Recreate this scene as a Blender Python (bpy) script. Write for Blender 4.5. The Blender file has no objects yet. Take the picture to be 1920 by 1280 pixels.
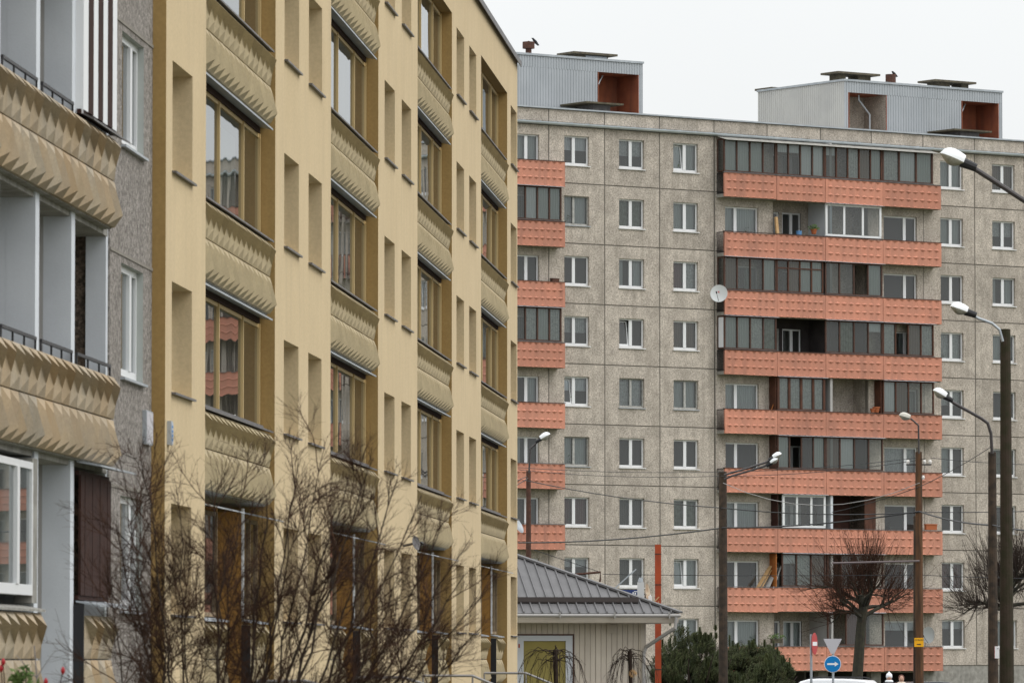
import bpy, math, random
from mathutils import Vector, Matrix
R = random.Random(7)
sc = bpy.context.scene
COL = sc.collection

# ---------------------------------------------------------------- camera
F = 10667.0                       # focal length in photo pixels (200 mm on 36 mm)
PITCH = math.atan(595 / F)
CZ = 2.3
cam_d = bpy.data.cameras.new('camera'); cam = bpy.data.objects.new('camera', cam_d); COL.objects.link(cam)
cam.location = (0, 0, CZ); cam.rotation_euler = (math.pi / 2 + PITCH, 0, 0)
cam_d.lens = F / 1920 * 36; cam_d.sensor_width = 36; cam_d.clip_start = 1; cam_d.clip_end = 3000
cam_d.dof.use_dof = True; cam_d.dof.focus_distance = 200; cam_d.dof.aperture_fstop = 9
sc.camera = cam

# ---------------------------------------------------------------- sky, light, exposure
w = bpy.data.worlds.new('World'); sc.world = w; w.use_nodes = True
nt = w.node_tree; nt.nodes.clear()
N = nt.nodes.new; L = nt.links.new
SUN_EL, SUN_AZ = math.radians(46), math.radians(104)
sky = N('ShaderNodeTexSky'); sky.sky_type = 'NISHITA'; sky.sun_disc = False
sky.sun_elevation = SUN_EL; sky.sun_rotation = SUN_AZ; sky.dust_density = 6; sky.air_density = 1.5
tc = N('ShaderNodeTexCoord'); sep = N('ShaderNodeSeparateXYZ'); L(tc.outputs['Generated'], sep.inputs[0])
ramp = N('ShaderNodeValToRGB'); L(sep.outputs['Z'], ramp.inputs[0])     # overcast cloud layer, brighter overhead
ramp.color_ramp.elements[0].position = 0.0; ramp.color_ramp.elements[0].color = (.79, .81, .815, 1)
ramp.color_ramp.elements[1].position = 1.0; ramp.color_ramp.elements[1].color = (2.1, 2.14, 2.17, 1)
cn = N('ShaderNodeTexNoise'); cn.inputs['Scale'].default_value = 5; cn.inputs['Detail'].default_value = 5
L(tc.outputs['Generated'], cn.inputs['Vector'])
cr = N('ShaderNodeMapRange'); cr.inputs[3].default_value = .95; cr.inputs[4].default_value = 1.07; L(cn.outputs[0], cr.inputs[0])
mul = N('ShaderNodeVectorMath'); mul.operation = 'SCALE'; L(ramp.outputs[0], mul.inputs[0]); L(cr.outputs[0], mul.inputs['Scale'])
up10 = N('ShaderNodeVectorMath'); up10.operation = 'SCALE'; up10.inputs['Scale'].default_value = 10; L(mul.outputs[0], up10.inputs[0])
mixc = N('ShaderNodeMix'); mixc.data_type = 'RGBA'; mixc.inputs[0].default_value = .96
L(sky.outputs[0], mixc.inputs[6]); L(up10.outputs[0], mixc.inputs[7])
bg = N('ShaderNodeBackground'); bg.inputs[1].default_value = .1; L(mixc.outputs[2], bg.inputs[0])
wo = N('ShaderNodeOutputWorld'); L(bg.outputs[0], wo.inputs[0])
sd = bpy.data.lights.new('sun', 'SUN'); sd.energy = 1.1; sd.angle = math.radians(32); sd.color = (1, .97, .93)
sun = bpy.data.objects.new('sun', sd); COL.objects.link(sun)
sdir = Vector((math.sin(SUN_AZ) * math.cos(SUN_EL), math.cos(SUN_AZ) * math.cos(SUN_EL), math.sin(SUN_EL)))
sun.rotation_euler = (-sdir).to_track_quat('-Z', 'Y').to_euler()
sc.view_settings.view_transform = 'Standard'; sc.view_settings.look = 'None'
sc.view_settings.exposure = 0.0; sc.view_settings.gamma = 1; sc.view_settings.use_curve_mapping = False
sc.cycles.max_bounces = 6; sc.cycles.transparent_max_bounces = 12

# ---------------------------------------------------------------- geometry of the place
cP, sP = math.cos(PITCH), math.sin(PITCH)
CAM = Vector((0, 0, CZ))
def ray(px, py):
    x, z = (px - 960) / F, (640 - py) / F
    return Vector((x, cP - z * sP, sP + z * cP))
def W(px, py, Z):                                   # point at optical depth Z
    return CAM + ray(px, py) * Z
class Frame:                                        # a facade: +x along it, +y into the building
    def __init__(s, px, Z, vx):
        s.a = math.atan((vx - 960) * cP / F)
        p = W(px, 1235, Z); s.o = Vector((p.x, p.y, 0))
        s.d = Vector((math.sin(s.a), math.cos(s.a), 0)); s.n = Vector((-math.cos(s.a), math.sin(s.a), 0))
        s.rz = math.pi / 2 - s.a
    def at(s, px, py, y=0):                         # pixel -> (along, height) on the plane at depth y
        r = ray(px, py); t = (y - (CAM - s.o).dot(s.n)) / r.dot(s.n); P = CAM + r * t
        return (P - s.o).dot(s.d), P.z
    def w(s, x, y, z):
        return s.o + s.d * x + s.n * y + Vector((0, 0, z))
YF = Frame(385, F / (1296 / 9.134), 1681)
FF = Frame(1060, F / 40.07, 15800)

# ---------------------------------------------------------------- materials
MATS = {}
def mat(name, col, rough=.85, col2=None, scale=4, detail=6, contrast=(.35, .65), streak=0, streakcol=(.1, .1, .09), fine=0, finescale=40,
        bump=0, bscale=60, rnd=0, metal=0, spec=.3, stretch=None, sat_rnd=0):
    if name in MATS: return MATS[name]
    m = bpy.data.materials.new(name); m.use_nodes = True; t = m.node_tree; b = t.nodes['Principled BSDF']
    N = t.nodes.new; L = t.links.new
    b.inputs['Roughness'].default_value = rough; b.inputs['Metallic'].default_value = metal
    b.inputs['Specular IOR Level'].default_value = spec
    g = N('ShaderNodeNewGeometry'); pos = g.outputs['Position']
    def rgb(c):
        n = N('ShaderNodeRGB'); n.outputs[0].default_value = (*c, 1); return n.outputs[0]
    cur = rgb(col)
    def mix(a, bb, f, mode='MIX'):
        n = N('ShaderNodeMix'); n.data_type = 'RGBA'; n.blend_type = mode
        if isinstance(f, (int, float)): n.inputs[0].default_value = f
        else: L(f, n.inputs[0])
        L(a, n.inputs[6]); L(bb, n.inputs[7]); return n.outputs[2]
    def noise(sca, det, st=None, lo=.35, hi=.65, o0=0, o1=1):
        n = N('ShaderNodeTexNoise'); n.inputs['Scale'].default_value = sca; n.inputs['Detail'].default_value = det
        if st:
            mp = N('ShaderNodeMapping'); mp.inputs['Scale'].default_value = st; L(pos, mp.inputs[0]); L(mp.outputs[0], n.inputs['Vector'])
        else: L(pos, n.inputs['Vector'])
        r = N('ShaderNodeMapRange'); r.inputs[1].default_value = lo; r.inputs[2].default_value = hi
        r.inputs[3].default_value = o0; r.inputs[4].default_value = o1; L(n.outputs[0], r.inputs[0]); return r.outputs[0]
    if col2: cur = mix(cur, rgb(col2), noise(scale, detail, stretch, *contrast))
    if fine:
        f = noise(finescale, 3, None, .3, .7, 1 - fine, 1 + fine)
        n = N('ShaderNodeVectorMath'); n.operation = 'SCALE'; L(cur, n.inputs[0]); L(f, n.inputs['Scale']); cur = n.outputs[0]
    if streak: cur = mix(cur, rgb(streakcol), noise(1, 6, (3.2, 3.2, .35), .48, .75, 0, streak))
    if rnd:
        oi = N('ShaderNodeObjectInfo'); r = N('ShaderNodeMapRange'); r.inputs[3].default_value = 1 - rnd; r.inputs[4].default_value = 1 + rnd
        L(oi.outputs['Random'], r.inputs[0]); n = N('ShaderNodeVectorMath'); n.operation = 'SCALE'; L(cur, n.inputs[0]); L(r.outputs[0], n.inputs['Scale']); cur = n.outputs[0]
        if sat_rnd:
            wn = N('ShaderNodeTexWhiteNoise'); wn.noise_dimensions = '1D'; L(oi.outputs['Random'], wn.inputs['W'])
            mm = N('ShaderNodeMath'); mm.operation = 'MULTIPLY'; mm.inputs[1].default_value = .6; L(wn.outputs[0], mm.inputs[0])
            cur = mix(cur, rgb(sat_rnd), mm.outputs[0])
    L(cur, b.inputs['Base Color'])
    if bump:
        n = N('ShaderNodeTexNoise'); n.inputs['Scale'].default_value = bscale; n.inputs['Detail'].default_value = 3; L(pos, n.inputs['Vector'])
        bn = N('ShaderNodeBump'); bn.inputs['Strength'].default_value = bump; bn.inputs['Distance'].default_value = .02
        L(n.outputs[0], bn.inputs['Height']); L(bn.outputs[0], b.inputs['Normal'])
    MATS[name] = m; return m
def glass(name, ior=1.55, wavy=0, tint=(.86, .9, .89), dirt=.05, wscale=.8):
    m = bpy.data.materials.new(name); m.use_nodes = True; t = m.node_tree; t.nodes.clear()
    N = t.nodes.new; L = t.links.new
    o = N('ShaderNodeOutputMaterial'); tr = N('ShaderNodeBsdfTransparent'); tr.inputs[0].default_value = (*tint, 1)
    gl = N('ShaderNodeBsdfGlossy'); gl.inputs['Roughness'].default_value = .015; gl.inputs[0].default_value = (.93, .95, .96, 1)
    fr = N('ShaderNodeFresnel'); fr.inputs[0].default_value = ior
    mx = N('ShaderNodeMixShader'); L(fr.outputs[0], mx.inputs[0]); L(tr.outputs[0], mx.inputs[1]); L(gl.outputs[0], mx.inputs[2])
    df = N('ShaderNodeBsdfDiffuse'); df.inputs[0].default_value = (.45, .46, .44, 1)
    m2 = N('ShaderNodeMixShader'); m2.inputs[0].default_value = dirt; L(mx.outputs[0], m2.inputs[1]); L(df.outputs[0], m2.inputs[2])
    L(m2.outputs[0], o.inputs[0])
    if wavy:
        g = N('ShaderNodeNewGeometry'); n = N('ShaderNodeTexNoise'); n.inputs['Scale'].default_value = wscale; n.inputs['Detail'].default_value = 1
        mp = N('ShaderNodeMapping'); mp.inputs['Scale'].default_value = (1, 1, .6); L(g.outputs['Position'], mp.inputs[0]); L(mp.outputs[0], n.inputs['Vector'])
        bn = N('ShaderNodeBump'); bn.inputs['Strength'].default_value = wavy; bn.inputs['Distance'].default_value = .05
        L(n.outputs[0], bn.inputs['Height']); L(bn.outputs[0], gl.inputs['Normal'])
    MATS[name] = m; return m

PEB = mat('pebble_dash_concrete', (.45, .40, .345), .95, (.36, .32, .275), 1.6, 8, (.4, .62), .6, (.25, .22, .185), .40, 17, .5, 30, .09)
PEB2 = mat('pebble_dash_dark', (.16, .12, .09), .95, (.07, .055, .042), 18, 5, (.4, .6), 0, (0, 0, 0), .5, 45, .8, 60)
PEBN = mat('pebble_dash_near', (.33, .30, .275), .95, (.15, .135, .12), 16, 6, (.4, .62), .5, (.16, .145, .13), .5, 38, .9, 55)
JOINT = mat('joint_mortar', (.21, .19, .165), .95, (.24, .22, .19), 3)
CONC = mat('bare_concrete', (.33, .32, .29), .9, (.22, .21, .19), 5, streak=.4)
STUC = mat('yellow_stucco', (.595, .47, .29), .9, (.555, .435, .265), .7, 5, (.3, .7), .32, (.44, .35, .23), .07, 22, .25, 70)
OCH = mat('ochre_stucco', (.37, .245, .095), .9, (.335, .215, .08), 1.2, 4, (.3, .7), .2, (.25, .15, .05), .08, 22, .2, 70)
OCHO = mat('orange_ochre_paint', (.36, .19, .05), .85, (.32, .165, .045), 2)
TILE = mat('tile_beige', (.385, .32, .23), .8, (.30, .265, .21), 3.5, 6, (.35, .65), .45, (.24, .18, .10), .12, 30, .3, 60, .16, sat_rnd=(.38, .255, .13))
TILEY = mat('tile_olive_beige', (.43, .35, .215), .8, (.37, .30, .185), 2.5, 6, (.35, .65), .3, (.24, .20, .11), .08, 30, .2, 60, .04)
SAL = mat('salmon_paint', (.54, .235, .16), .85, (.47, .215, .15), 1.2, 6, (.35, .65), .65, (.31, .15, .11), .10, 20, .25, 50, .10)
WHITE = mat('white_pvc', (.70, .71, .72), .35, spec=.5)
OLDW = mat('old_painted_wood', (.42, .42, .40), .7, (.30, .30, .28), 8)
BRN = mat('brown_wood_frame', (.055, .028, .02), .55, (.085, .04, .028), 6)
BRN2 = mat('dark_brown_boards', (.032, .015, .012), .8, (.045, .02, .015), 5, spec=.15)
RBRN = mat('red_brown_wood', (.095, .036, .02), .6, (.06, .025, .015), 3)
OWOOD = mat('orange_wood', (.42, .15, .035), .6, (.30, .10, .03), 3)
PINE = mat('raw_pine', (.52, .34, .17), .7, (.42, .26, .12), 6)
YPOST = mat('cream_yellow_post', (.55, .40, .19), .6)
PAINTW = mat('white_wall_paint', (.62, .65, .69), .8, (.55, .58, .62), 1.3, 5, streak=.12, streakcol=(.42, .43, .44), fine=.02, finescale=40, bump=.1, bscale=60)
GWALL = mat('grey_wall_paint', (.40, .39, .38), .85, (.36, .35, .34), 2)
ZINC = mat('zinc_sheet', (.42, .45, .48), .45, (.33, .36, .39), 3, metal=.35, spec=.5)
ZINCD = mat('dark_sheet_metal', (.10, .095, .095), .5, (.16, .15, .15), 5, metal=.2)
RAIL = mat('black_railing_paint', (.025, .024, .026), .5)
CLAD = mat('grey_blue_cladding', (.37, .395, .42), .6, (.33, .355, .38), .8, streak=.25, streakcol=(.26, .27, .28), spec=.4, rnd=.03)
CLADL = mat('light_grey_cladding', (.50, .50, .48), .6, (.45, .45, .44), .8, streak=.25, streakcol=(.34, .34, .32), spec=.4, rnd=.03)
BRICKR = mat('rust_red_interior', (.30, .10, .05), .9, (.22, .07, .04), 1.5, streak=.5, streakcol=(.09, .05, .04))
RUST = mat('rusty_steel', (.10, .045, .03), .8, (.06, .03, .022), 8)
SLABD = mat('mossy_dark_slab', (.07, .06, .045), .95, (.12, .105, .07), 6)
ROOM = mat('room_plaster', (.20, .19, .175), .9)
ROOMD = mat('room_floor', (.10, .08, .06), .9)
C_SHEER = mat('sheer_curtain', (.50, .54, .54), .9)
C_NET = mat('net_curtain', (.66, .68, .68), .9, (.42, .44, .45), 14, 2)
C_BLIND = mat('white_blind', (.72, .74, .77), .7)
C_RED = mat('dark_red_drape', (.16, .05, .05), .9)
C_GREEN = mat('green_drape', (.22, .27, .22), .9, (.13, .17, .12), 6)
C_BROWN = mat('brown_drape', (.20, .14, .10), .9)
C_DARK = mat('dark_slat_blind', (.085, .085, .075), .9)
GL = glass('window_glass', 1.75, 0, (.80, .84, .84), .07)
GLY = glass('loggia_glass', 1.6, .08, (.55, .58, .56), .03, .9)
GLD = glass('dusty_balcony_glass', 1.6, 0, (.70, .74, .72), .08)
DPL = mat('dark_plaster', (.05, .042, .042), .9, (.035, .03, .03), 2)  # plain dark wall tone used in some of the recessed loggias
BARK = mat('wet_bark', (.030, .021, .017), .9, (.05, .036, .028), 9, spec=.15)
BARKR = mat('reddish_twigs', (.065, .033, .020), .9, (.028, .017, .014), 9, spec=.1)
BARKD = mat('linden_bark', (.045, .042, .026), .9, (.028, .026, .02), 7, bump=.5, bscale=40)
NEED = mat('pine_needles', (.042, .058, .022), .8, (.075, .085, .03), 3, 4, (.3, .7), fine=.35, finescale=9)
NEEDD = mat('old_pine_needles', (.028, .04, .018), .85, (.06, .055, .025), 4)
LAMPW = mat('lamp_white_shell', (.82, .84, .86), .3, spec=.5)
LAMPG = mat('lamp_lens', (.36, .35, .30), .25, (.28, .27, .22), 20, spec=.5)
BLACK = mat('black_plastic', (.02, .02, .022), .5)
ARMM = mat('dark_steel_arm', (.045, .038, .038), .5, spec=.5)
POLEW = mat('weathered_pole', (.075, .052, .036), .95, (.035, .028, .022), 6, 6, streak=.5, streakcol=(.02, .018, .015), bump=.4, bscale=30)
POLEM = mat('mossy_tarred_pole', (.048, .034, .024), .95, (.030, .028, .014), 5, 6, bump=.4, bscale=30)
POLEO = mat('orange_brown_pole', (.13, .065, .03), .9, (.06, .034, .02), 3, 6, streak=.6, streakcol=(.05, .028, .018), stretch=(4, 4, .5))
CER = mat('ceramic_insulator', (.75, .72, .68), .3)
SIDING = mat('siding_cream', (.55, .50, .43), .7, (.51, .455, .395), 2, rnd=.04, streak=.1)
ROOFM = mat('grey_roof_metal', (.125, .122, .125), .6, (.10, .098, .10), 2, spec=.4, rnd=.03)
ROOFD = mat('snow_guard_brown', (.06, .05, .048), .6)
GUTW = mat('gutter_grey', (.33, .32, .31), .5)
REDP = mat('orange_red_paint', (.38, .065, .02), .7, (.28, .05, .02), 4)
MUST = mat('mustard_blind', (.28, .235, .075), .8, (.25, .21, .07), 3)
SBLUE = mat('sign_blue', (.0, .19, .50), .4)
SRED = mat('sign_red', (.45, .02, .02), .4)
SWHITE = mat('sign_white', (.80, .80, .80), .45)
SYEL = mat('sign_yellow', (.85, .42, .01), .5)
SGREY = mat('sign_back', (.50, .49, .52), .5)
SBLK = mat('sign_black', (.02, .02, .02), .5)
NAVY = mat('navy_board', (.02, .04, .14), .5)
TERRA = mat('terracotta', (.36, .11, .045), .85)
LEAF = mat('house_plant', (.05, .10, .02), .8, (.10, .15, .04), 9)
BLUEP = mat('blue_plastic', (.12, .27, .50), .5)
ASPH = mat('asphalt', (.05, .05, .052), .9, (.07, .07, .07), 3)
GRASS = mat('winter_grass', (.075, .09, .035), .95, (.12, .11, .05), 2)
PAVE = mat('pavement_grey', (.22, .21, .20), .9, (.27, .26, .25), 2)
CARW = mat('white_car_paint', (.80, .81, .83), .2, spec=.6)
CARD = mat('dark_car_paint', (.02, .022, .028), .2, spec=.6)
TYRE = mat('tyre_rubber', (.02, .02, .02), .8)
CARG = mat('car_glass', (.02, .025, .03), .08, spec=.8)
SKIN = mat('skin', (.48, .28, .20), .6)
HAIR = mat('auburn_hair', (.09, .03, .018), .7)
COATD = mat('dark_coat', (.03, .03, .035), .8)
COATC = mat('cream_coat', (.62, .55, .48), .8)
HATW = mat('white_knit', (.82, .83, .86), .9)
ROSE = mat('red_hip', (.30, .01, .015), .4)
DISH = mat('dish_white', (.60, .62, .62), .4)
CROW = mat('crow_feathers', (.02, .02, .024), .6)

# ---------------------------------------------------------------- mesh helpers
def vrand(rr): return Vector((rr.uniform(-1, 1), rr.uniform(-1, 1), rr.uniform(-1, 1)))
class MB:
    def __init__(s): s.v = []; s.f = []; s.m = []; s.smooth = False
    def add(s, vs, fs, m=0):
        b = len(s.v); s.v.extend([tuple(v) for v in vs]); s.f.extend([tuple(i + b for i in f) for f in fs]); s.m.extend([m] * len(fs))
    def quad(s, a, b, c, d, m=0): s.add([a, b, c, d], [(0, 1, 2, 3)], m)
    def tri(s, a, b, c, m=0): s.add([a, b, c], [(0, 1, 2)], m)
    def box(s, x0, x1, y0, y1, z0, z1, m=0):
        s.add([(x0, y0, z0), (x1, y0, z0), (x1, y1, z0), (x0, y1, z0), (x0, y0, z1), (x1, y0, z1), (x1, y1, z1), (x0, y1, z1)],
              [(0, 3, 2, 1), (4, 5, 6, 7), (0, 1, 5, 4), (1, 2, 6, 5), (2, 3, 7, 6), (3, 0, 4, 7)], m)
    def bar(s, a, b, w, h=None, m=0):              # square bar between two points
        h = h or w; a, b = Vector(a), Vector(b); d = (b - a).normalized()
        u = d.cross(Vector((0, 0, 1)))
        if u.length < 1e-3: u = Vector((1, 0, 0))
        u.normalize(); v = u.cross(d)
        c = [(-1, -1), (1, -1), (1, 1), (-1, 1)]
        vs = [a + u * i * w / 2 + v * j * h / 2 for i, j in c] + [b + u * i * w / 2 + v * j * h / 2 for i, j in c]
        s.add(vs, [(3, 2, 1, 0), (4, 5, 6, 7), (0, 1, 5, 4), (1, 2, 6, 5), (2, 3, 7, 6), (3, 0, 4, 7)], m)
    def tube(s, pts, rad, n=6, m=0, cap=True):
        pts = [Vector(p) for p in pts]; k = len(pts)
        if isinstance(rad, (int, float)): rad = [rad] * k
        vs = []; ref = None
        for i, p in enumerate(pts):
            d = (pts[min(i + 1, k - 1)] - pts[max(i - 1, 0)])
            d = d.normalized() if d.length > 1e-9 else Vector((0, 0, 1))
            if ref is None: ref = d.cross(Vector((0, 0, 1)) if abs(d.z) < .9 else Vector((1, 0, 0))).normalized()
            u = (ref - d * ref.dot(d))
            u = u.normalized() if u.length > 1e-6 else d.orthogonal().normalized()
            ref = u; v = d.cross(u)
            for j in range(n):
                t = 2 * math.pi * j / n; vs.append(p + (u * math.cos(t) + v * math.sin(t)) * rad[i])
        fs = []
        for i in range(k - 1):
            for j in range(n):
                a = i * n + j; b = i * n + (j + 1) % n; fs.append((a, b, b + n, a + n))
        if cap: fs.append(tuple(reversed(range(n)))); fs.append(tuple(range((k - 1) * n, k * n)))
        s.add(vs, fs, m)
    def grid(s, xs, zs, holes, y, m=0):            # a wall face with rectangular openings
        xs = sorted(set([round(x, 4) for x in xs] + [round(c, 4) for h in holes for c in h[:2]]))
        zs = sorted(set([round(z, 4) for z in zs] + [round(c, 4) for h in holes for c in h[2:4]]))
        x0, x1, z0, z1 = xs[0], xs[-1], zs[0], zs[-1]
        for i in range(len(xs) - 1):
            for j in range(len(zs) - 1):
                cx, cz = (xs[i] + xs[i + 1]) / 2, (zs[j] + zs[j + 1]) / 2
                if any(h[0] < cx < h[1] and h[2] < cz < h[3] for h in holes): continue
                s.quad((xs[i], y, zs[j]), (xs[i + 1], y, zs[j]), (xs[i + 1], y, zs[j + 1]), (xs[i], y, zs[j + 1]), m)
    def reveal(s, h, y0, y1, m=0, sides='lrtb'):
        x0, x1, z0, z1 = h[:4]
        if 'l' in sides: s.quad((x0, y0, z0), (x0, y0, z1), (x0, y1, z1), (x0, y1, z0), m)
        if 'r' in sides: s.quad((x1, y0, z1), (x1, y0, z0), (x1, y1, z0), (x1, y1, z1), m)
        if 't' in sides: s.quad((x0, y0, z1), (x1, y0, z1), (x1, y1, z1), (x0, y1, z1), m)
        if 'b' in sides: s.quad((x1, y0, z0), (x0, y0, z0), (x0, y1, z0), (x1, y1, z0), m)
    def mesh(s, name, mats):
        me = bpy.data.meshes.new(name); me.from_pydata(s.v, [], s.f)
        if not isinstance(mats, (list, tuple)): mats = [mats]
        for m in mats: me.materials.append(m)
        if any(s.m): me.polygons.foreach_set('material_index', s.m)
        if s.smooth: me.polygons.foreach_set('use_smooth', [True] * len(s.f))
        me.update(); return me
    def build(s, name, mats, parent=None, loc=(0, 0, 0), rz=0, **k):
        return ob(name, s.mesh(name, mats), parent, loc, rz, **k)
def ob(name, me, parent=None, loc=(0, 0, 0), rz=0, **k):
    o = bpy.data.objects.new(name, me); COL.objects.link(o); o.location = loc; o.rotation_euler = (0, 0, rz)
    if parent: o.parent = parent
    for kk, vv in k.items(): o[kk] = vv
    return o
def thing(name, label, cat, loc=(0, 0, 0), rz=0, group=None):
    o = bpy.data.objects.new(name, None); COL.objects.link(o); o.location = loc; o.rotation_euler = (0, 0, rz)
    o['label'] = label; o['category'] = cat
    if group: o['group'] = group
    return o
CACHE = {}
def cached(key, fn):
    if key not in CACHE: CACHE[key] = fn()
    return CACHE[key]

# ---------------------------------------------------------------- ground
g = MB(); g.quad((-900, -100, 0), (900, -100, 0), (900, 2200, 0), (-900, 2200, 0)); g.build('ground', GRASS, kind='structure')
g = MB(); g.quad((-2, -20, .004), (6, -20, .004), (10, 110, .004), (2, 110, .004)); g.quad((2, 110, .004), (60, 110, .004), (60, 215, .004), (2, 215, .004))
g.build('road', ASPH, kind='structure')
g = MB(); g.box(6.2, 8.2, -20, 108, .0, .12); g.build('pavement', PAVE, kind='structure')

# ---------------------------------------------------------------- windows
def curtain_mb(w, h, folds, z0=0, amp=.035):
    b = MB(); n = max(4, int(folds)) * 2
    for i in range(n):
        xa, xb = w * i / n, w * (i + 1) / n; ya, yb = (amp if i % 2 else 0), (0 if i % 2 else amp)
        b.quad((xa, ya, z0), (xb, yb, z0), (xb, yb, h), (xa, ya, h))
    return b
def window_meshes(w, h, mull, fw, mw, dep):
    """frame with one mullion; mull = fraction of the width"""
    b = MB(); mx = w * mull
    b.box(0, fw, 0, dep, 0, h); b.box(w - fw, w, 0, dep, 0, h)
    b.box(fw, w - fw, 0, dep, h - fw, h); b.box(fw, w - fw, 0, dep, 0, fw * 1.5)
    b.box(mx - mw / 2, mx + mw / 2, -.015, dep, fw * 1.5, h - fw)
    return b
CUR = {'sheer': C_SHEER, 'net': C_NET, 'blind': C_BLIND, 'red': C_RED, 'green': C_GREEN, 'brown': C_BROWN, 'dark': C_DARK}
def add_window(parent, x, z, w, h, mull=.5, style='pvc', cur='none', tilt=0, rec=.12, sill=True, gl=None):
    fm = WHITE if style == 'pvc' else OLDW
    fw, mw = (.075, .17) if style == 'pvc' else (.06, .12)
    k = (round(w, 3), round(h, 3), mull, style)
    wo = ob('window', cached(('wf',) + k, lambda: window_meshes(w, h, mull, fw, mw, .06).mesh('window', fm)), parent, (x, rec, z))
    mx = w * mull; gz0, gz1 = fw * 1.5, h - fw
    for i, (a, b) in enumerate(((fw, mx - mw / 2), (mx + mw / 2, w - fw))):
        if tilt and i == tilt - 1:
            def tm():
                q = MB(); q.box(0, .05, -.02, .02, 0, gz1 - gz0); q.box(b - a - .05, b - a, -.02, .02, 0, gz1 - gz0)
                q.box(.05, b - a - .05, -.02, .02, 0, .06); q.box(.05, b - a - .05, -.02, .02, gz1 - gz0 - .05, gz1 - gz0)
                q.quad((.05, 0, .06), (b - a - .05, 0, .06), (b - a - .05, 0, gz1 - gz0 - .05), (.05, 0, gz1 - gz0 - .05), 1)
                return q.mesh('tilted_sash', [WHITE, GL])
            s = ob('tilted_sash', cached(('ts',) + k + (i,), tm), wo, (a, .05, gz0)); s.rotation_euler = (-.0 - math.radians(7), 0, 0)
            s.rotation_euler = (math.radians(-7), math.radians(0), 0); s.scale = (.97, 1, .97)
            s['label'] = 'sash tilted open inwards'
        else:
            def pm():
                q = MB(); q.quad((a, 0, gz0), (b, 0, gz0), (b, 0, gz1), (a, 0, gz1)); return q.mesh('pane', gl or GL)
            ob('pane', cached(('p',) + k + (i, gl.name if gl else ''), pm), wo, (0, .03, 0))
    if sill:
        def sm():
            q = MB(); q.box(-.05, w + .05, -rec - .07, 0, -.05, -.015); return q.mesh('sill', ZINC if style != 'pvc' else WHITE)
        ob('sill', cached(('s',) + k, sm), wo)
    if cur != 'none':
        parts = []
        if cur == 'half': parts = [('blind', 0, w, h * .52, h)]
        elif cur == 'top': parts = [('blind', 0, w, h * .68, h)]
        elif cur == 'halfnet': parts = [('net', 0, w, h * .45, h)]
        elif cur == 'sides': parts = [('sheer', 0, w * .28, 0, h), ('sheer', w * .68, w, 0, h)]
        elif cur == 'left': parts = [('sheer', 0, w * .48, 0, h)]
        elif cur == 'right': parts = [('sheer', w * .55, w, 0, h)]
        elif cur == 'redleft': parts = [('red', 0, w * .5, 0, h), ('net', w * .5, w, 0, h)]
        else: parts = [(cur, 0, w, 0, h)]
        for (c, a, b, z0, z1) in parts:
            me = cached(('c', c, round(a, 2), round(b, 2), round(z0, 2), round(z1, 2)),
                        lambda: curtain_mb(b - a, z1, (b - a) * 9, z0).mesh('curtain', CUR[c]))
            ob('curtain', me, wo, (a, .17, 0))
    if R.random() < .3 and h < 1.6 and cur != 'dark':            # plants on the inner sill
        q = MB(); rr = random.Random(R.random()); x0_ = rr.uniform(.25, w - .35)
        for k in range(26):
            p = Vector((x0_ + rr.uniform(-.14, .14), .1 + rr.uniform(-.03, .04), .12 + rr.random() * .38)); d = vrand(rr).normalized() * .08; e = d.orthogonal().normalized() * .03
            q.tri(p - e, p + e, p + d)
        q.build('sill_plant', LEAF, wo, kind='stuff')
    return wo

# ================================================================ FAR GREY BUILDING
fb = thing('apartment_building', 'nine-storey grey pebble-dashed apartment block with salmon balconies, behind the small metal-roofed house', 'apartment building', FF.o, FF.rz)
ST = 2.83; JT = 27.46                         # top joint; floor f (9..1) has its joint below at JT-2.8*(10-f)
def jz(f): return JT - ST * (10 - f)         # bottom joint of floor f
def wall_panel(parent, x0, x1, z0, z1, hole=None, rec=.13, mats=None):
    w, h = x1 - x0, z1 - z0; c = .028
    hl = None if hole is None else (round(hole[0] - x0, 3), round(hole[1] - x0, 3), round(hole[2] - z0, 3), round(hole[3] - z0, 3))
    def mk():
        b = MB(); holes = [hl] if hl else []
        b.grid([c, w - c], [c, h - c], holes, 0)
        o = [(0, 0), (w, 0), (w, h), (0, h)]; i = [(c, c), (w - c, c), (w - c, h - c), (c, h - c)]
        for k in range(4):
            a, bb = o[k], o[(k + 1) % 4]; p, q = i[k], i[(k + 1) % 4]
            b.quad((a[0], .045, a[1]), (bb[0], .045, bb[1]), (q[0], 0, q[1]), (p[0], 0, p[1]), 1)
        if hl: b.reveal(hl, 0, .25)
        b.quad((0, .25, 0), (0, .25, h), (0, .045, h), (0, .045, 0), 1); b.quad((w, .25, h), (w, .25, 0), (w, .045, 0), (w, .045, h), 1)
        b.quad((0, .045, h), (w, .045, h), (w, .25, h), (0, .25, h), 1)
        b.grid([0, w], [0, h], holes, .25)
        return b.mesh('wall_panel', mats or [PEB, JOINT])
    return ob('wall_panel', cached(('wp', round(w, 2), round(h, 2), hl), mk), parent, (x0, 0, z0))
S0, SE = -16.8, 77.3
curs = ['sheer', 'net', 'half', 'none', 'sides', 'halfnet', 'none', 'green', 'dark', 'left', 'right', 'top', 'brown']
W1c = {9: ('half', 'pvc', 0, .42), 8: ('sheer', 'old', 0, .42), 7: ('none', 'pvc', 0, .42), 6: ('halfnet', 'pvc', 0, .42), 5: ('half', 'pvc', 1, .42), 4: ('sheer', 'old', 0, .42), 3: ('red', 'pvc', 0, .42), 2: ('top', 'pvc', 0, .42), 1: ('net', 'pvc', 0, .42)}
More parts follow.
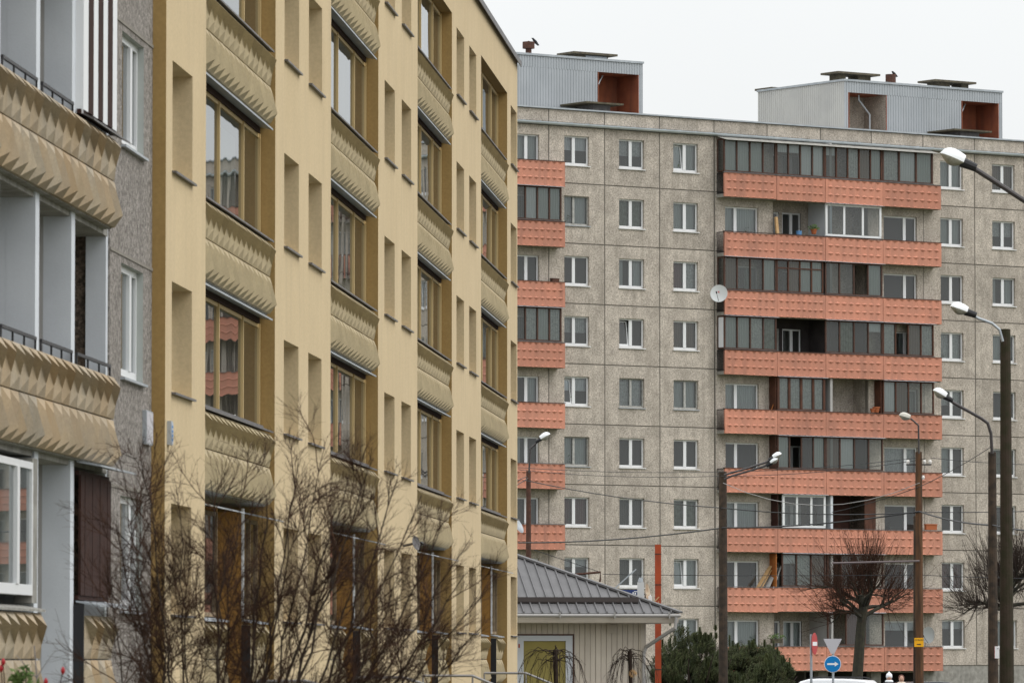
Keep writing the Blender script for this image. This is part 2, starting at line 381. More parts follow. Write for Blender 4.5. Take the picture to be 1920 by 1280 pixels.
W2c = {9: ('halfnet', 'pvc', 0, .5), 8: ('green', 'pvc', 0, .5), 7: ('sides', 'pvc', 0, .5), 6: ('none', 'pvc', 1, .5), 5: ('net', 'old', 0, .5), 4: ('none', 'pvc', 0, .5), 3: ('dark', 'pvc', 0, .5), 2: ('dark', 'pvc', 0, .5), 1: ('none', 'pvc', 0, .5)}
W3c = {9: ('sheer', 'pvc', 1, .5), 8: ('sheer', 'pvc', 0, .5), 7: ('redleft', 'pvc', 0, .5), 6: ('brown', 'pvc', 0, .5), 5: ('sheer', 'old', 0, .5), 4: ('none', 'pvc', 0, .5), 3: ('green', 'pvc', 0, .5), 2: ('sheer', 'pvc', 1, .5), 1: ('sheer', 'pvc', 0, .5)}
W4c = {9: ('sheer', 'pvc', 0, .5), 8: ('sheer', 'pvc', 0, .5), 7: ('none', 'pvc', 0, .5), 6: ('net', 'pvc', 0, .5), 5: ('halfnet', 'pvc', 0, .5), 4: ('left', 'pvc', 0, .5), 3: ('none', 'pvc', 0, .5), 2: ('red', 'pvc', 0, .5), 1: ('top', 'pvc', 0, .5)}
W5c = {9: ('brown', 'pvc', 0, .5), 8: ('halfnet', 'pvc', 0, .5), 7: ('sides', 'pvc', 0, .5), 6: ('sheer', 'pvc', 0, .5), 5: ('none', 'pvc', 0, .5), 4: ('green', 'pvc', 0, .5), 3: ('dark', 'pvc', 0, .5), 2: ('none', 'pvc', 0, .5), 1: ('sheer', 'pvc', 0, .5)}
# plain columns: (panel x0, x1, window x0, width, spec)
PCOLS = [(-.95, 2.32, -.05, 1.46, W1c), (2.32, 5.58, 3.17, 1.49, W2c), (5.58, 8.86, 6.40, 1.49, W3c),
         (21.88, 25.2, 22.98, 1.46, W4c), (25.2, 28.45, 26.34, 1.48, W5c), (28.45, 31.7, 29.6, 1.48, None)]
for base in (44.7, 67.6):
    for k in range(3): PCOLS.append((base + 3.27 * k, base + 3.27 * (k + 1), base + 3.27 * k + .9, 1.48, None))
for (x0, x1, wx, ww, spec) in PCOLS:
    for f in range(9, 0, -1):
        z = jz(f); wz = z + .86
        wall_panel(fb, x0, x1, z, z + ST, (wx, wx + ww, wz, wz + 1.38))
        c, st, ti, mu = spec[f] if spec else (R.choice(curs), 'pvc', 0, .5)
        add_window(fb, wx, wz, ww, 1.38, mu, st, c, ti)
# --- balcony blocks
def relief_panel_mb(w, h, n, rows=3):
    """cast parapet slab: flat plate with rows of small diamond lugs"""
    b = MB(); t = .09; y = 0
    b.box(0, w, y, y + t, 0, h)
    m = .09 * (1 if n > 6 else .6); cw = (w - 2 * m) / n; rh = (h) / (rows - .02)
    for r in range(rows + 1):
        z = min(max(rh * r, .012), h - .012)
        for k in range(n):
            xc = m + cw * (k + .5); a = cw * (.47 if r else .3); up, dn, out = .085, .11, .07
            L_, R_, C = (xc - a, y, z), (xc + a, y, z), (xc, y - out, z)
            if r < rows: T = (xc, y, z + up); b.tri(L_, C, T); b.tri(C, R_, T)
            if r > 0: B = (xc, y, z - dn); b.tri(L_, B, C); b.tri(C, B, R_)
            if r == 0: b.tri(L_, (xc, y, z), C)
    return b
def parapet(parent, x0, x1, z, h=1.16, y=-.62, n=8):
    w = x1 - x0 - .022
    me = cached(('rp', round(w, 2), n), lambda: relief_panel_mb(w, h, n).mesh('parapet_panel', SAL))
    o = ob('parapet_panel', me, parent, (x0 + .011, y + R.uniform(-.012, .008), z + R.uniform(-.02, .012)))
    o.rotation_euler = (0, R.uniform(-.006, .006), 0); return o
YB_ = -.62
def balcony(f, xs, side=True, end=True, detail=True):
    """full-width balcony of one floor: slab, cast panels, cap rail, barred side"""
    z = jz(f) - .11; x0, x1 = xs[0], xs[-1]
    s = MB(); s.box(x0, x1, -.53, -.002, z - .16, z + .0); b = s.build('balcony', CONC, fb)
    for i in range(len(xs) - 1):
        parapet(b, xs[i], xs[i + 1], z - .14, n=8 if xs[i + 1] - xs[i] > 2.8 else 7)
    c = MB(); c.box(x0 - .02, x1 + .02, -.645, -.5, z + 1.024, z + 1.055); c.build('cap_rail', BRN if R.random() < .7 else ZINCD, b)
    if side:
        q = MB(); q.box(x0, x0 + .04, -.6, -.01, z + .985, z + 1.02); q.box(x0, x0 + .04, -.6, -.01, z + .03, z + .06)
        for k in range(8): q.box(x0 + .01, x0 + .03, -.58 + k * .078, -.565 + k * .078, z + .06, z + .985)
        q.build('side_railing', RAIL, b)
    if end:
        q = MB(); q.box(x1 - .09, x1, -.525, -.01, z - .14, z + 1.02); q.build('end_panel', SAL, b)
    return b
def glazing(parent, x0, x1, z, h, n, mt=BRN, gl=GLD, y=-.56, transom=0, curt=None, fw=.06, mw=.07, awn=True, open_=(), side=0, label=None):
    """framed balcony glazing; curt: dict pane index -> curtain kind"""
    q = MB(); w = x1 - x0
    q.box(0, w, 0, .06, 0, fw); q.box(0, w, 0, .06, h - fw, h)
    for k in range(n + 1):
        xx = w * k / n; xa = max(0, xx - mw / 2); xb = min(w, xx + mw / 2)
        if k == 0: xb = mw
        if k == n: xa = w - mw
        q.box(xa, xb, -.012, .06, fw, h - fw)
    if transom: q.box(mw, w - mw, -.01, .05, h * transom, h * transom + .06)
    if side: q.box(0, .05, .06, abs(y) - .02, 0, fw); q.box(0, .05, .06, abs(y) - .02, h - fw, h); q.box(0, .05, abs(y) - .09, abs(y) - .02, fw, h - fw)
    g = q.build('balcony_glazing', mt, parent, (x0, y, z))
    if label: g['label'] = label
    for k in range(n):
        if k in open_: continue
        a, b = w * k / n + mw / 2, w * (k + 1) / n - mw / 2
        me = cached(('gp', round(b - a, 2), round(h, 2), gl.name), lambda: (lambda r: (r.quad((0, 0, fw), (b - a, 0, fw), (b - a, 0, h - fw), (0, 0, h - fw)), r.mesh('pane', gl))[1])(MB()))
        ob('pane', me, g, (a, .03, 0))
        ck = (curt or {}).get(k)
        if ck is None and mt is not WHITE and R.random() < .3: ck = R.choice(['brown', 'net', 'top', 'green', 'blind'])
        if ck:
            z0 = 0 if ck not in ('top',) else h * .7
            kk = 'blind' if ck == 'top' else ck
            me = cached(('gc', kk, round(b - a, 2), round(h, 2), z0), lambda: curtain_mb(b - a, h - fw, (b - a) * 10, z0 or fw, .02).mesh('curtain', CUR[kk]))
            ob('curtain', me, g, (a, .08, 0))
    if side:
        r = MB(); r.quad((.02, abs(y) - .05, fw), (.02, .05, fw), (.02, .05, h - fw), (.02, abs(y) - .05, h - fw)); r.build('side_pane', gl if side == 1 else C_BLIND, g)
    if awn:
        r = MB(); r.add([(-.05, -.2, h + .0), (w + .05, -.2, h + .0), (w + .05, .05, h + .05), (-.05, .05, h + .05), (-.05, -.2, h + .012), (w + .05, -.2, h + .012), (w + .05, .05, h + .062), (-.05, .05, h + .062)],
                        [(0, 3, 2, 1), (4, 5, 6, 7), (0, 1, 5, 4), (1, 2, 6, 5), (2, 3, 7, 6), (3, 0, 4, 7)]); r.build('drip_sheet', ZINC, g)
    sl = MB(); sl.box(0, w, -.09, 0, -.02, 0); sl.build('sill', ZINCD, g)
    return g
def block(x0, detail):
    """wall behind one balcony stack: window, double recessed loggia, window"""
    xa, xn0, xp, xn1, x1 = x0 + .0, x0 + 3.57, x0 + 6.72, x0 + 9.44, x0 + 13.0
    for f in range(9, 0, -1):
        z = jz(f); wz = z + .72
        Aw = (xa + .62, xa + 2.66, wz, wz + 1.46); Dw = (x0 + 10.45, x0 + 12.58, wz, wz + 1.46)
        wall_panel(fb, xa, xn0, z, z + ST, Aw); wall_panel(fb, xn1, x1, z, z + ST, Dw)
        ca = R.choice(curs); cd = R.choice(curs)
        if detail:
            ca = {8: 'sheer', 7: 'sides', 6: 'sheer', 5: 'sheer', 4: 'none', 3: 'sheer', 2: 'none', 1: 'sheer', 9: 'sheer'}[f]
            cd = {9: 'left', 8: 'none', 7: 'none', 6: 'right', 5: 'sheer', 4: 'net', 3: 'none', 2: 'none', 1: 'top'}[f]
        add_window(fb, Aw[0], wz, 2.04, 1.46, .34, 'pvc', ca, sill=False)
        add_window(fb, Dw[0], wz, 2.13, 1.46, .66, 'pvc', cd, sill=False)
        yb = 1.15                                        # recessed loggia
        q = MB(); cz = z + ST - .16
        q.grid([xn0, xp - .07], [z, cz], [(xn0 + .35, xn0 + 1.25, z + .02, z + 2.15), (xn0 + 1.45, xn0 + 2.6, z + .8, z + 2.15)], yb)
        q.grid([xp + .07, xn1], [z, cz], [(xp + .3, xp + 1.2, z + .02, z + 2.15)], yb)
        q.quad((xn0, 0, z), (xn0, yb, z), (xn0, yb, cz), (xn0, 0, cz)); q.quad((xn1, yb, z), (xn1, .0, z), (xn1, .0, cz), (xn1, yb, cz))
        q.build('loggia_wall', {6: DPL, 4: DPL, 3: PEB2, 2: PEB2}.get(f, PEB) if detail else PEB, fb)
        q = MB(); q.box(xn0, xn1, 0, yb + .1, z - .16, z); q.build('loggia_slab', CONC, fb)
        q = MB(); q.box(xp - .07, xp + .07, -.52, yb, z + .001, cz - .001)
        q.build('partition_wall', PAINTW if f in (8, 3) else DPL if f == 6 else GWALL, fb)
        add_window(fb, xn0 + .35, z + .02, .9, 2.13, .97, 'old' if f in (6, 4, 3) else 'pvc', 'none', rec=yb + .05, sill=False)['label'] = 'balcony door with glass'
        add_window(fb, xn0 + 1.45, z + .8, 1.15, 1.35, .5, 'pvc', 'sheer' if f % 2 else 'none', rec=yb + .05, sill=False)
        add_window(fb, xp + .3, z + .02, .9, 2.13, .97, 'pvc', 'none', rec=yb + .05, sill=False)['label'] = 'balcony door with glass'
        B = balcony(f, [x0 + .1, x0 + 3.3, x0 + 6.3, x0 + 9.9, x0 + 13.62])
        if detail: BAL[f] = B
BAL = {}
XB = 8.9
block(XB, True); block(31.7, False); block(54.5, False)
# the balcony stack at the left edge, mostly hidden by the yellow building
LBAL = {}
for f in range(9, 0, -1):
    z = jz(f); wz = z + .72; Dw = (-3.25, -1.5, wz, wz + 1.46)
    wall_panel(fb, -4.2, -.95, z, z + ST, (Dw[0], Dw[1], wz, wz + 1.46))
    add_window(fb, Dw[0], wz, 1.75, 1.46, .6, 'pvc', {9: 'sheer', 7: 'none', 5: 'sides', 4: 'left', 3: 'dark'}.get(f, 'sheer'), sill=False)
    wall_panel(fb, -7.5, -4.2, z, z + ST); wall_panel(fb, -10.8, -7.5, z, z + ST)
    LBAL[f] = balcony(f, [-10.2, -6.8, -3.45, -.45 + .0], side=False)
for f in (8, 6):
    z = jz(f) + .97
    glazing(fb, -3.4, -.62, z, 1.57, 4, BRN, GLD, curt={1: 'net', 2: 'sheer', 3: 'net'} if f == 6 else {2: 'sheer', 3: 'sheer'})
# glazings of the central stack.  sections
A0, A1, B1, C1, D1 = XB + .12, XB + 3.62, XB + 6.62, XB + 10.15, XB + 13.15
A1s, B1s, C1s = XB + 3.3, XB + 6.3, XB + 9.9
Hh = 1.57
def zz(f): return jz(f) + .97
glazing(fb, A0, A1s, zz(9), Hh, 4, side=1, curt={0: 'sheer', 1: 'sheer', 2: 'sheer'}, awn=False)
glazing(fb, A1s + .02, B1s, zz(9), Hh, 4, curt={0: 'top', 1: None, 3: 'blind'}, awn=False)
glazing(fb, B1s + .02, C1s, zz(9), Hh, 5, RBRN, curt={3: 'brown', 4: 'sheer'}, awn=False, label='weathered wooden glazing with peeling paint')
glazing(fb, C1s + .02, D1, zz(9), Hh, 3, mw=.1, curt={2: 'sheer'}, awn=False)
glazing(fb, B1s + .05, C1s - .05, zz(8), Hh, 3, WHITE, GL, fw=.1, mw=.12, curt={0: None}, label='white plastic glazing with three panes')
glazing(fb, A0, A1s, zz(7), Hh, 4, side=1, curt={3: 'sheer'})
glazing(fb, A1s + .02, B1s - .1, zz(7), Hh, 4, RBRN, transom=.72, curt={2: 'sheer', 3: 'sheer'}, label='brown glazing with small upper panes')
glazing(fb, B1s + .02, C1s, zz(7), Hh, 4, curt={3: 'sheer'}, open_=(2,))
glazing(fb, A0, A1s, zz(6), Hh, 4, side=2, curt={0: 'sheer', 1: 'sheer', 2: 'net'})
glazing(fb, B1s + .02, C1s, zz(6), Hh, 4)
glazing(fb, C1s + .02, D1, zz(6), Hh, 4, RBRN, curt={0: 'net', 3: 'net'}, open_=(1,))
glazing(fb, A1s + .05, B1s, zz(5), Hh, 4, RBRN, mw=.13, curt={0: 'net', 1: 'net', 2: 'net', 3: 'net'}, label='red-brown glazing hung with white net curtains')
glazing(fb, C1s + .02, D1, zz(5), Hh, 4, RBRN, curt={}, awn=True)
glazing(fb, A1s + .05, B1s, zz(4), Hh, 4, BRN, curt={0: 'sheer', 3: 'sheer'}, open_=(1,))
glazing(fb, B1s + .02, C1s, zz(4), Hh, 4, BRN, curt={})
glazing(fb, A1s + .35, B1s, zz(3), Hh, 3, WHITE, GL, fw=.1, mw=.12, label='white plastic glazing beside a dark partition')
glazing(fb, A1s + .3, B1s, zz(2), Hh, 3, BRN, curt={2: 'brown'})
glazing(fb, B1s + .1, C1s, zz(2), Hh, 4, BRN, open_=(0, 3))
glazing(fb, B1s + .1, C1s, zz(1), Hh, 3, BRN, curt={1: 'red'}, open_=(0,))
def board_part(name, x0, x1, y0, y1, z0, z1, m, lab=None):
    q = MB(); q.box(x0, x1, y0, y1, z0, z1); o = q.build(name, m, fb)
    if lab: o['label'] = lab
for f in (7, 5, 4, 3, 2):
    m = {7: RBRN, 5: RBRN, 4: BRN, 3: BRN2, 2: OWOOD}[f]; z = jz(f)
    xx = A1s + .0 if f != 3 else A1s + .1
    board_part('side_screen', xx - .02, xx + .03, -.5, .9, z + .01, z + 2.6, m, 'wooden screen wall between two balconies')
board_part('side_screen', C1s - .08, C1s - .02, -.5, -.01, jz(5) + .01, jz(5) + 2.6, RBRN)
board_part('back_boarding', B1s + .2, C1s - 1.2, .55, .6, jz(3) + .01, jz(3) + 2.6, BRN2, 'dark wood boarding inside the balcony')
board_part('back_boarding', C1s - .95, C1s - .25, -.3, -.26, jz(3) + .01, jz(3) + 2.55, RBRN)
# balcony roof sheet at the top
q = MB(); q.add([(XB + .05, -.9, 27.09), (XB + 13.35, -.9, 27.09), (XB + 13.35, -.002, 27.30), (XB + .05, -.002, 27.30), (XB + .05, -.9, 27.09), (XB + 13.35, -.9, 27.09), (XB + 13.35, -.002, 27.33), (XB + .05, -.002, 27.33)],
                [(0, 3, 2, 1), (4, 5, 6, 7), (0, 1, 5, 4), (1, 2, 6, 5), (2, 3, 7, 6), (3, 0, 4, 7)])
q.build('balcony_canopy', CONC, fb)
# roof parapet, gutter, interior slabs, ends
PX = [-10.8, -7.5, -4.2, -.95, 2.32, 5.58, 8.86, 12.1, 15.4, 18.6, 21.88, 25.2, 28.45, 31.7] + [31.7 + 3.27 * k for k in range(1, 15)]
for i in range(len(PX) - 1):
    wall_panel(fb, PX[i], PX[i + 1], 27.46, 28.08)
for i in range(13, len(PX) - 1): pass
q = MB(); q.box(-11, SE + .1, -.09, .5, 28.081, 28.15); q.build('roof_edge_flashing', ZINC, fb)
def gut():
    q = MB(); n = 8; pts = []
    x0, x1 = -11, SE
    for k in range(n + 1):
        t = math.pi + math.pi * k / n; pts.append((-.15 + .12 * math.cos(t), .11 * math.sin(t)))
    for k in range(n):
        a, b = pts[k], pts[k + 1]
        q.quad((x0, a[0], 27.42 + a[1]), (x1, a[0], 27.42 + a[1]), (x1, b[0], 27.42 + b[1]), (x0, b[0], 27.42 + b[1]))
    q.box(x0, x1, -.25, -.23, 27.41, 27.44)
    return q
gut().build('gutter', mat('galvanised_gutter', (.55, .60, .64), .4, (.45, .5, .54), 2, metal=.2), fb)
q = MB(); q.box(-11, SE, -.012, 0, 27.28, 27.33); q.build('cable_conduit', ZINCD, fb)
for k in range(int((SE + 11) / .9)):
    pass
q = MB()
for k in range(96): q.box(-10.8 + k * .92, -10.77 + k * .92, -.25, -.0005, 27.45, 27.47)
q.build('gutter_bracket', ZINC, fb, kind='stuff')
q = MB(); q.box(-11, SE, .5, 12, 27.6, 27.75); q.box(-11, SE, .251, .5, 27.47, 28.08); q.build('roof_deck', CONC, fb)
q = MB()
for f in range(10, 0, -1):
    z = JT if f == 10 else jz(f)
    q.box(-10.9, SE - .1, 1.26, 6, z - .1, z + .05)
    for (a, b) in ((-10.9, XB + 3.5), (XB + 9.5, 31.7 + 3.5), (31.7 + 9.5, 54.5 + 3.5), (54.5 + 9.5, SE - .1)): q.box(a, b, .255, 1.26, z - .1, z + .05)
q.build('floor_slab', ROOMD, fb)
q = MB()
q.quad((-10.9, 5.9, 0), (SE - .1, 5.9, 0), (SE - .1, 5.9, 27.6), (-10.9, 5.9, 27.6))
for x in [p for p in PX if p > -10.8]:
    if XB + .5 < x < XB + 12.9 or 32.2 < x < 44 or 55 < x < 67: x0 = 1.3
    else: x0 = .26
    q.box(x - .06, x + .06, x0, 5.9, 0.1, 27.3)
q.build('inner_wall', ROOM, fb)
q = MB(); q.quad((-11, 12, 0), (-11, .25, 0), (-11, .25, 28.08), (-11, 12, 28.08)); q.quad((SE, .25, 0), (SE, 12, 0), (SE, 12, 28.08), (SE, .25, 28.08)); q.quad((SE, 12, 0), (-11, 12, 0), (-11, 12, 28.08), (SE, 12, 28.08))
q.build('end_wall', PEB, fb)
# basement plinth with openings under the balconies
BZ = jz(1)
hl = [(XB + .6, XB + 2.9, .9, BZ - .35), (XB + 3.6, XB + 6.3, .3, BZ - .3), (XB + 6.9, XB + 9.6, .3, BZ - .3), (XB + 10.2, XB + 12.6, .9, BZ - .35)]
q = MB(); q.grid([-11, SE], [0, BZ], hl, .03)
for h in hl: q.reveal(h, .03, .4)
q.build('plinth', CONC, fb)

# --- penthouses
def sheet(w, h, pitch=.16, d=.022):
    b = MB(); n = max(1, int(round(w / pitch))); p = w / n
    for k in range(n):
        x = p * k
        prof = [(x, 0), (x + p * .62, 0), (x + p * .70, d), (x + p * .92, d), (x + p, 0)]
        for (xa, ya), (xb, yb) in zip(prof[:-1], prof[1:]): b.quad((xa, ya, 0), (xb, yb, 0), (xb, yb, h), (xa, ya, h))
    return b
def penthouse(x0, x1, y0, y1, z1, opens, light_left=False):
    zt, zb = z1, 27.75
    q = MB(); q.box(x0 - .05, x1 + .05, y0 - .05, y1 + .05, zt, zt + .1); pt = q.build('penthouse', ZINC, fb)
    def seg(a, b, za, zb_):
        n = max(1, round((b - a) / 1.1)); ww = (b - a) / n
        for k in range(n):
            me = cached(('sh', round(ww, 2), round(zb_ - za, 2)), lambda: sheet(ww, zb_ - za).mesh('cladding_sheet', CLAD))
            ob('cladding_sheet', me, pt, (a + ww * k, y0, za))
    oz = zt - .55
    edges = [x0]
    for (a, b, kind) in opens: edges += [a, b]
    edges.append(x1)
    seg(x0, x1, oz, zt)
    for i in range(0, len(edges), 2):
        if edges[i + 1] - edges[i] > .02: seg(edges[i], edges[i + 1], zb, oz - .004)
    for (a, b, kind) in opens:
        q = MB(); dy = 1.7
        q.quad((a, y0, zb), (a, y0 + dy, zb), (a, y0 + dy, oz), (a, y0, oz), 0)
        q.quad((a, y0 + dy, zb), (b, y0 + dy, zb), (b, y0 + dy, oz), (a, y0 + dy, oz), 1 if kind == 'grey' else 0)
        q.quad((b, y0 + dy, zb), (b, y0, zb), (b, y0, oz), (b, y0 + dy, oz), 1 if kind == 'grey' else 0)
        q.quad((a, y0, oz), (a, y0 + dy, oz), (b, y0 + dy, oz), (b, y0, oz), 0)
        q.box(a - .04, a, y0 - .02, y0 + .02, zb, oz); q.box(b, b + .04, y0 - .02, y0 + .02, zb, oz)
        q.build('recess', [BRICKR, PEB], pt)
        t = MB()
        if kind == 'grey': t.tube([(a + .9, y0 + .35, oz - .05), (a + .9, y0 + .35, oz - .3), (a + 1.6, y0 + .35, oz - 1.0), (a + 1.6, y0 + .35, zb)], .045, 6)
        else: t.tube([(a + .62, y0 + .5, oz - .1), (a + .1, y0 + .3, oz - .75)], .04, 6)
        t.build('rain_pipe', ZINC, pt)
    n = round((y1 - y0) / 1.1); ww = (y1 - y0) / n
    for k in range(n):                                    # the end face turned to the left
        me = cached(('shl', round(ww, 2), round(zt - zb, 2)), lambda: sheet(ww, zt - zb).mesh('cladding_sheet', CLADL))
        ob('cladding_sheet', me, pt, (x0, y0 + ww * (k + 1), zb), -math.pi / 2)
    q = MB(); q.quad((x1, y0, zb), (x1, y1, zb), (x1, y1, zt), (x1, y0, zt)); q.quad((x1, y1, zb), (x0, y1, zb), (x0, y1, zt), (x1, y1, zt)); q.build('rear_wall', CLAD, pt)
    return pt
PY = 3.0
lx1, lz = FF.at(1205, 118, PY); la, _ = FF.at(1122, 140, PY); lb, _ = FF.at(1196, 140, PY)
penthouse(-9.5, lx1, PY, PY + 6.8, lz - .05, [(la, lb, 'red')])
rx0, rz_ = FF.at(1583, 150, PY); rx1, rz2 = FF.at(1879, 169, PY)
ra, _ = FF.at(1592, 175, PY); rb, _ = FF.at(1661, 175, PY); rc, _ = FF.at(1804, 190, PY); rd, _ = FF.at(1871, 190, PY)
penthouse(rx0, rx1, PY, PY + 6.9, rz_ - .05, [(ra, rb, 'grey'), (rc, rd, 'red')])
def vent(px0, px1, pyb, y, zt0, legs, panel=False, h=.28):
    x0, z = FF.at(px0, pyb, y); x1, _ = FF.at(px1, pyb, y)
    q = MB(); q.box(x0, x1, y - .7, y + .7, zt0 + h, zt0 + h + .1); v = q.build('roof_vent', SLABD, fb)
    w = x1 - x0
    for (a, b) in legs:
        p = MB(); p.box(x0 + w * a, x0 + w * b, y - .4, y + .4, zt0, zt0 + h); p.build('vent_pier', SLABD, v)
    if panel: p = MB(); p.box(x0 + w * .35, x0 + w * .83, y - .42, y - .40, zt0, zt0 + h * .9); p.build('grille', ZINC, v)
zt = lz + .05; vent(1060, 1142, 100, PY + 2.2, zt, [(.12, .35), (.8, .86)], True, .36)
zt = rz_ + .05
vent(1555, 1634, 140, PY + 2.2, zt + .02, [(.12, .27), (.56, .86)], h=.45); vent(1737, 1814, 155, PY + 2.2, zt + .02, [(.14, .45), (.73, .9)], h=.42)
vent(1431, 1490, 160, PY + 9, zt + .2, [(.1, .9)], h=.1)
def stub(px, pyb, pyt, r, y, flare=True):
    x, z = FF.at(px, pyb, y); _, zt_ = FF.at(px, pyt, y)
    q = MB()
    if flare:
        zm = z + (zt_ - z) * .38
        q.tube([(x, y, z - .5), (x, y, zm)], r * .5, 12); q.tube([(x, y, zm), (x, y, zt_)], r, 14); q.tube([(x, y, zt_), (x, y, zt_ + .05)], [r * .5, .02], 8)
    else: q.tube([(x, y, z - .5), (x, y, zt_)], r, 14)
    q.build('flue', RUST, fb); return x, zt_
cx, cz_ = stub(991, 99, 79, .29, PY + 1.5)
stub(1670, 152, 140, .26, PY + 1.5, False)
# sloped hatch roofs in front of the penthouses
for (p0, p1, pyy) in ((1090, 1160, 193), (1780, 1850, 244)):
    x0, z0 = FF.at(p0, pyy, 1.3); x1, _ = FF.at(p1, pyy, 1.3)
    q = MB(); q.box(x0, x1, .9, 3.4, z0 - .03, z0 + .05); v = q.build('hatch_roof', SLABD, fb)
    p = MB(); p.box(x0 + .7, x1 - .5, 1.3, 2.7, 27.75, z0 - .031); p.build('hatch_base', ZINCD, v)
q = MB()
# crows
def crow(px, py, y, name='crow', label='', s=1):
    x, z = FF.at(px, py, y); t = thing(name, label, 'bird', FF.w(x, y, z), FF.rz)
    b = MB(); b.smooth = True
    b.tube([(.20 * s, 0, -.08 * s), (.12 * s, 0, .02 * s), (.02 * s, 0, .10 * s), (-.07 * s, 0, .17 * s), (-.12 * s, 0, .23 * s), (-.17 * s, 0, .245 * s)], [.012, .05, .075, .06, .045, .02], 8)
    b.tube([(-.17 * s, 0, .245 * s), (-.24 * s, 0, .235 * s)], [.018, .003], 5)
    b.build('body', CROW, t)
    q = MB(); q.tube([(.0, .02, .04), (.0, .02, -.0)], .006, 4); q.tube([(.0, -.02, .04), (0, -.02, 0)], .006, 4); q.build('legs', CROW, t)
    q = MB(); q.add([(.02, .07, .12), (.24, .03, -.06), (.20, .04, -.1), (0, .08, .04)], [(0, 1, 2, 3)]); q.add([(.02, -.07, .12), (.24, -.03, -.06), (.20, -.04, -.1), (0, -.08, .04)], [(3, 2, 1, 0)]); q.build('wings', CROW, t)
crow(1003, 82, PY + 1.5, label='black crow perched on the rim of the flared rusty flue')
crow(1676, 141, PY + 1.5, label='small dark bird sitting on the short straight roof flue', s=.7)

# ================================================================ YELLOW BUILDING
yb = thing('apartment_building', 'five-storey yellow rendered apartment block with ochre loggia bays and beige faceted parapets', 'apartment building', YF.o, YF.rz)
PER, BW = 16.72, 8.45
bays = [-.11 + PER * k for k in range(4)]
YT = 16.72
holes = []
wins = []
for b0 in [-.11 - PER] + bays:
    for (a, b) in ((9.68, 11.78), (13.22, 15.28)):
        if b0 + a < -4.2 or b0 + b > 62: continue
        for k in range(5):
            z = 2.88 + 2.8 * k; holes.append((b0 + a, b0 + b, z, z + 1.38)); wins.append((b0 + a, b0 + b, z))
for b0 in bays: holes.append((b0, b0 + BW, 0, 15.62))
q = MB(); q.grid([-4.24, 62.1], [0, YT], holes, 0, 0)
for (a, b, z) in wins: q.reveal((a, b, z, z + 1.38), 0, .27)
q.quad((62.1, 0, 0), (62.1, 11, 0), (62.1, 11, YT), (62.1, 0, YT)); q.quad((62.1, 11, 0), (-4.24, 11, 0), (-4.24, 11, YT), (62.1, 11, YT))
q.quad((-4.24, 11, 0), (-4.24, 0, 0), (-4.24, 0, YT), (-4.24, 11, YT), 1)
q.build('wall', [STUC, OCH], yb)
q = MB(); q.box(-4.3, 62.2, -.09, .25, YT, YT + .05); q.box(-4.3, 62.2, -.1, -.085, YT - .1, YT + .03)
q.build('roof_coping', ZINCD, yb)
q = MB(); q.quad((-4.2, .25, YT - .2), (62, .25, YT - .2), (62, 11, YT - .2), (-4.2, 11, YT - .2)); q.build('roof', CONC, yb)
for (a, b, z) in wins:
    wo = add_window(yb, a, z, b - a, 1.38, .5, 'pvc', R.choice(['sheer', 'none', 'net', 'half']), rec=.27, sill=False)
    s = cached(('ys', round(b - a, 2)), lambda: (lambda r: (r.add([(-.03, -.33, -.05), (b - a + .03, -.33, -.05), (b - a + .03, 0, -.012), (-.03, 0, -.012), (-.03, -.33, -.022), (b - a + .03, -.33, -.022), (b - a + .03, 0, .0), (-.03, 0, .0)],
          [(0, 3, 2, 1), (4, 5, 6, 7), (0, 1, 5, 4), (1, 2, 6, 5), (2, 3, 7, 6), (3, 0, 4, 7)]), r.mesh('sill', ZINCD))[1])(MB()))
    ob('sill', s, wo)
def tile_mb(w, h, upper, y=0, m=0, b=None, x=0, z=0):
    b = b or MB(); g = .006
    (f1, o1), (f2, o2) = ((.28, .14), (.55, .055)) if upper else ((.2, .085), (.6, .13))
    z1, z2 = (h * .70, h * .30) if upper else (h * .74, h * .24)
    TL, TR, BL, BR = (x + g, y, z + h - g), (x + w - g, y, z + h - g), (x + g, y, z + g), (x + w - g, y, z + g)
    P1, P2 = (x + w * f1, y - o1, z + z1), (x + w * f2, y - o2, z + z2)
    b.tri(TL, P1, TR, m)
    if upper: b.tri(TL, P2, P1, m); b.tri(TL, BL, P2, m); b.tri(TR, P1, P2, m); b.tri(TR, P2, BR, m)
    else: b.tri(TL, BL, P1, m); b.tri(BL, P2, P1, m); b.tri(TR, P1, BR, m); b.tri(P1, P2, BR, m)
    b.tri(BL, BR, P2, m)
    for (p, r_) in ((TL, BL), (BL, BR), (BR, TR), (TR, TL)):
        b.quad(p, r_, (r_[0], y + .04, r_[2]), (p[0], y + .04, p[2]), m)
    return b
TM = {}
def tile_row(parent, x0, x1, z, h, upper, single, mt, y=0.0, tw=.6):
    n = max(1, round((x1 - x0) / tw)); w = (x1 - x0) / n
    if single:
        me = cached(('tile', round(w, 3), round(h, 2), upper, mt.name), lambda: tile_mb(w, h, upper).mesh('facade_tile', mt))
        for k in range(n): ob('facade_tile', me, parent, (x0 + w * k, y + R.uniform(-.003, .003), z))
    else:
        b = MB()
        for k in range(n): tile_mb(w, h, upper, 0, 0, b, w * k, 0)
        b.build('facade_tile_row', mt, parent, (x0, y, z), kind='stuff')
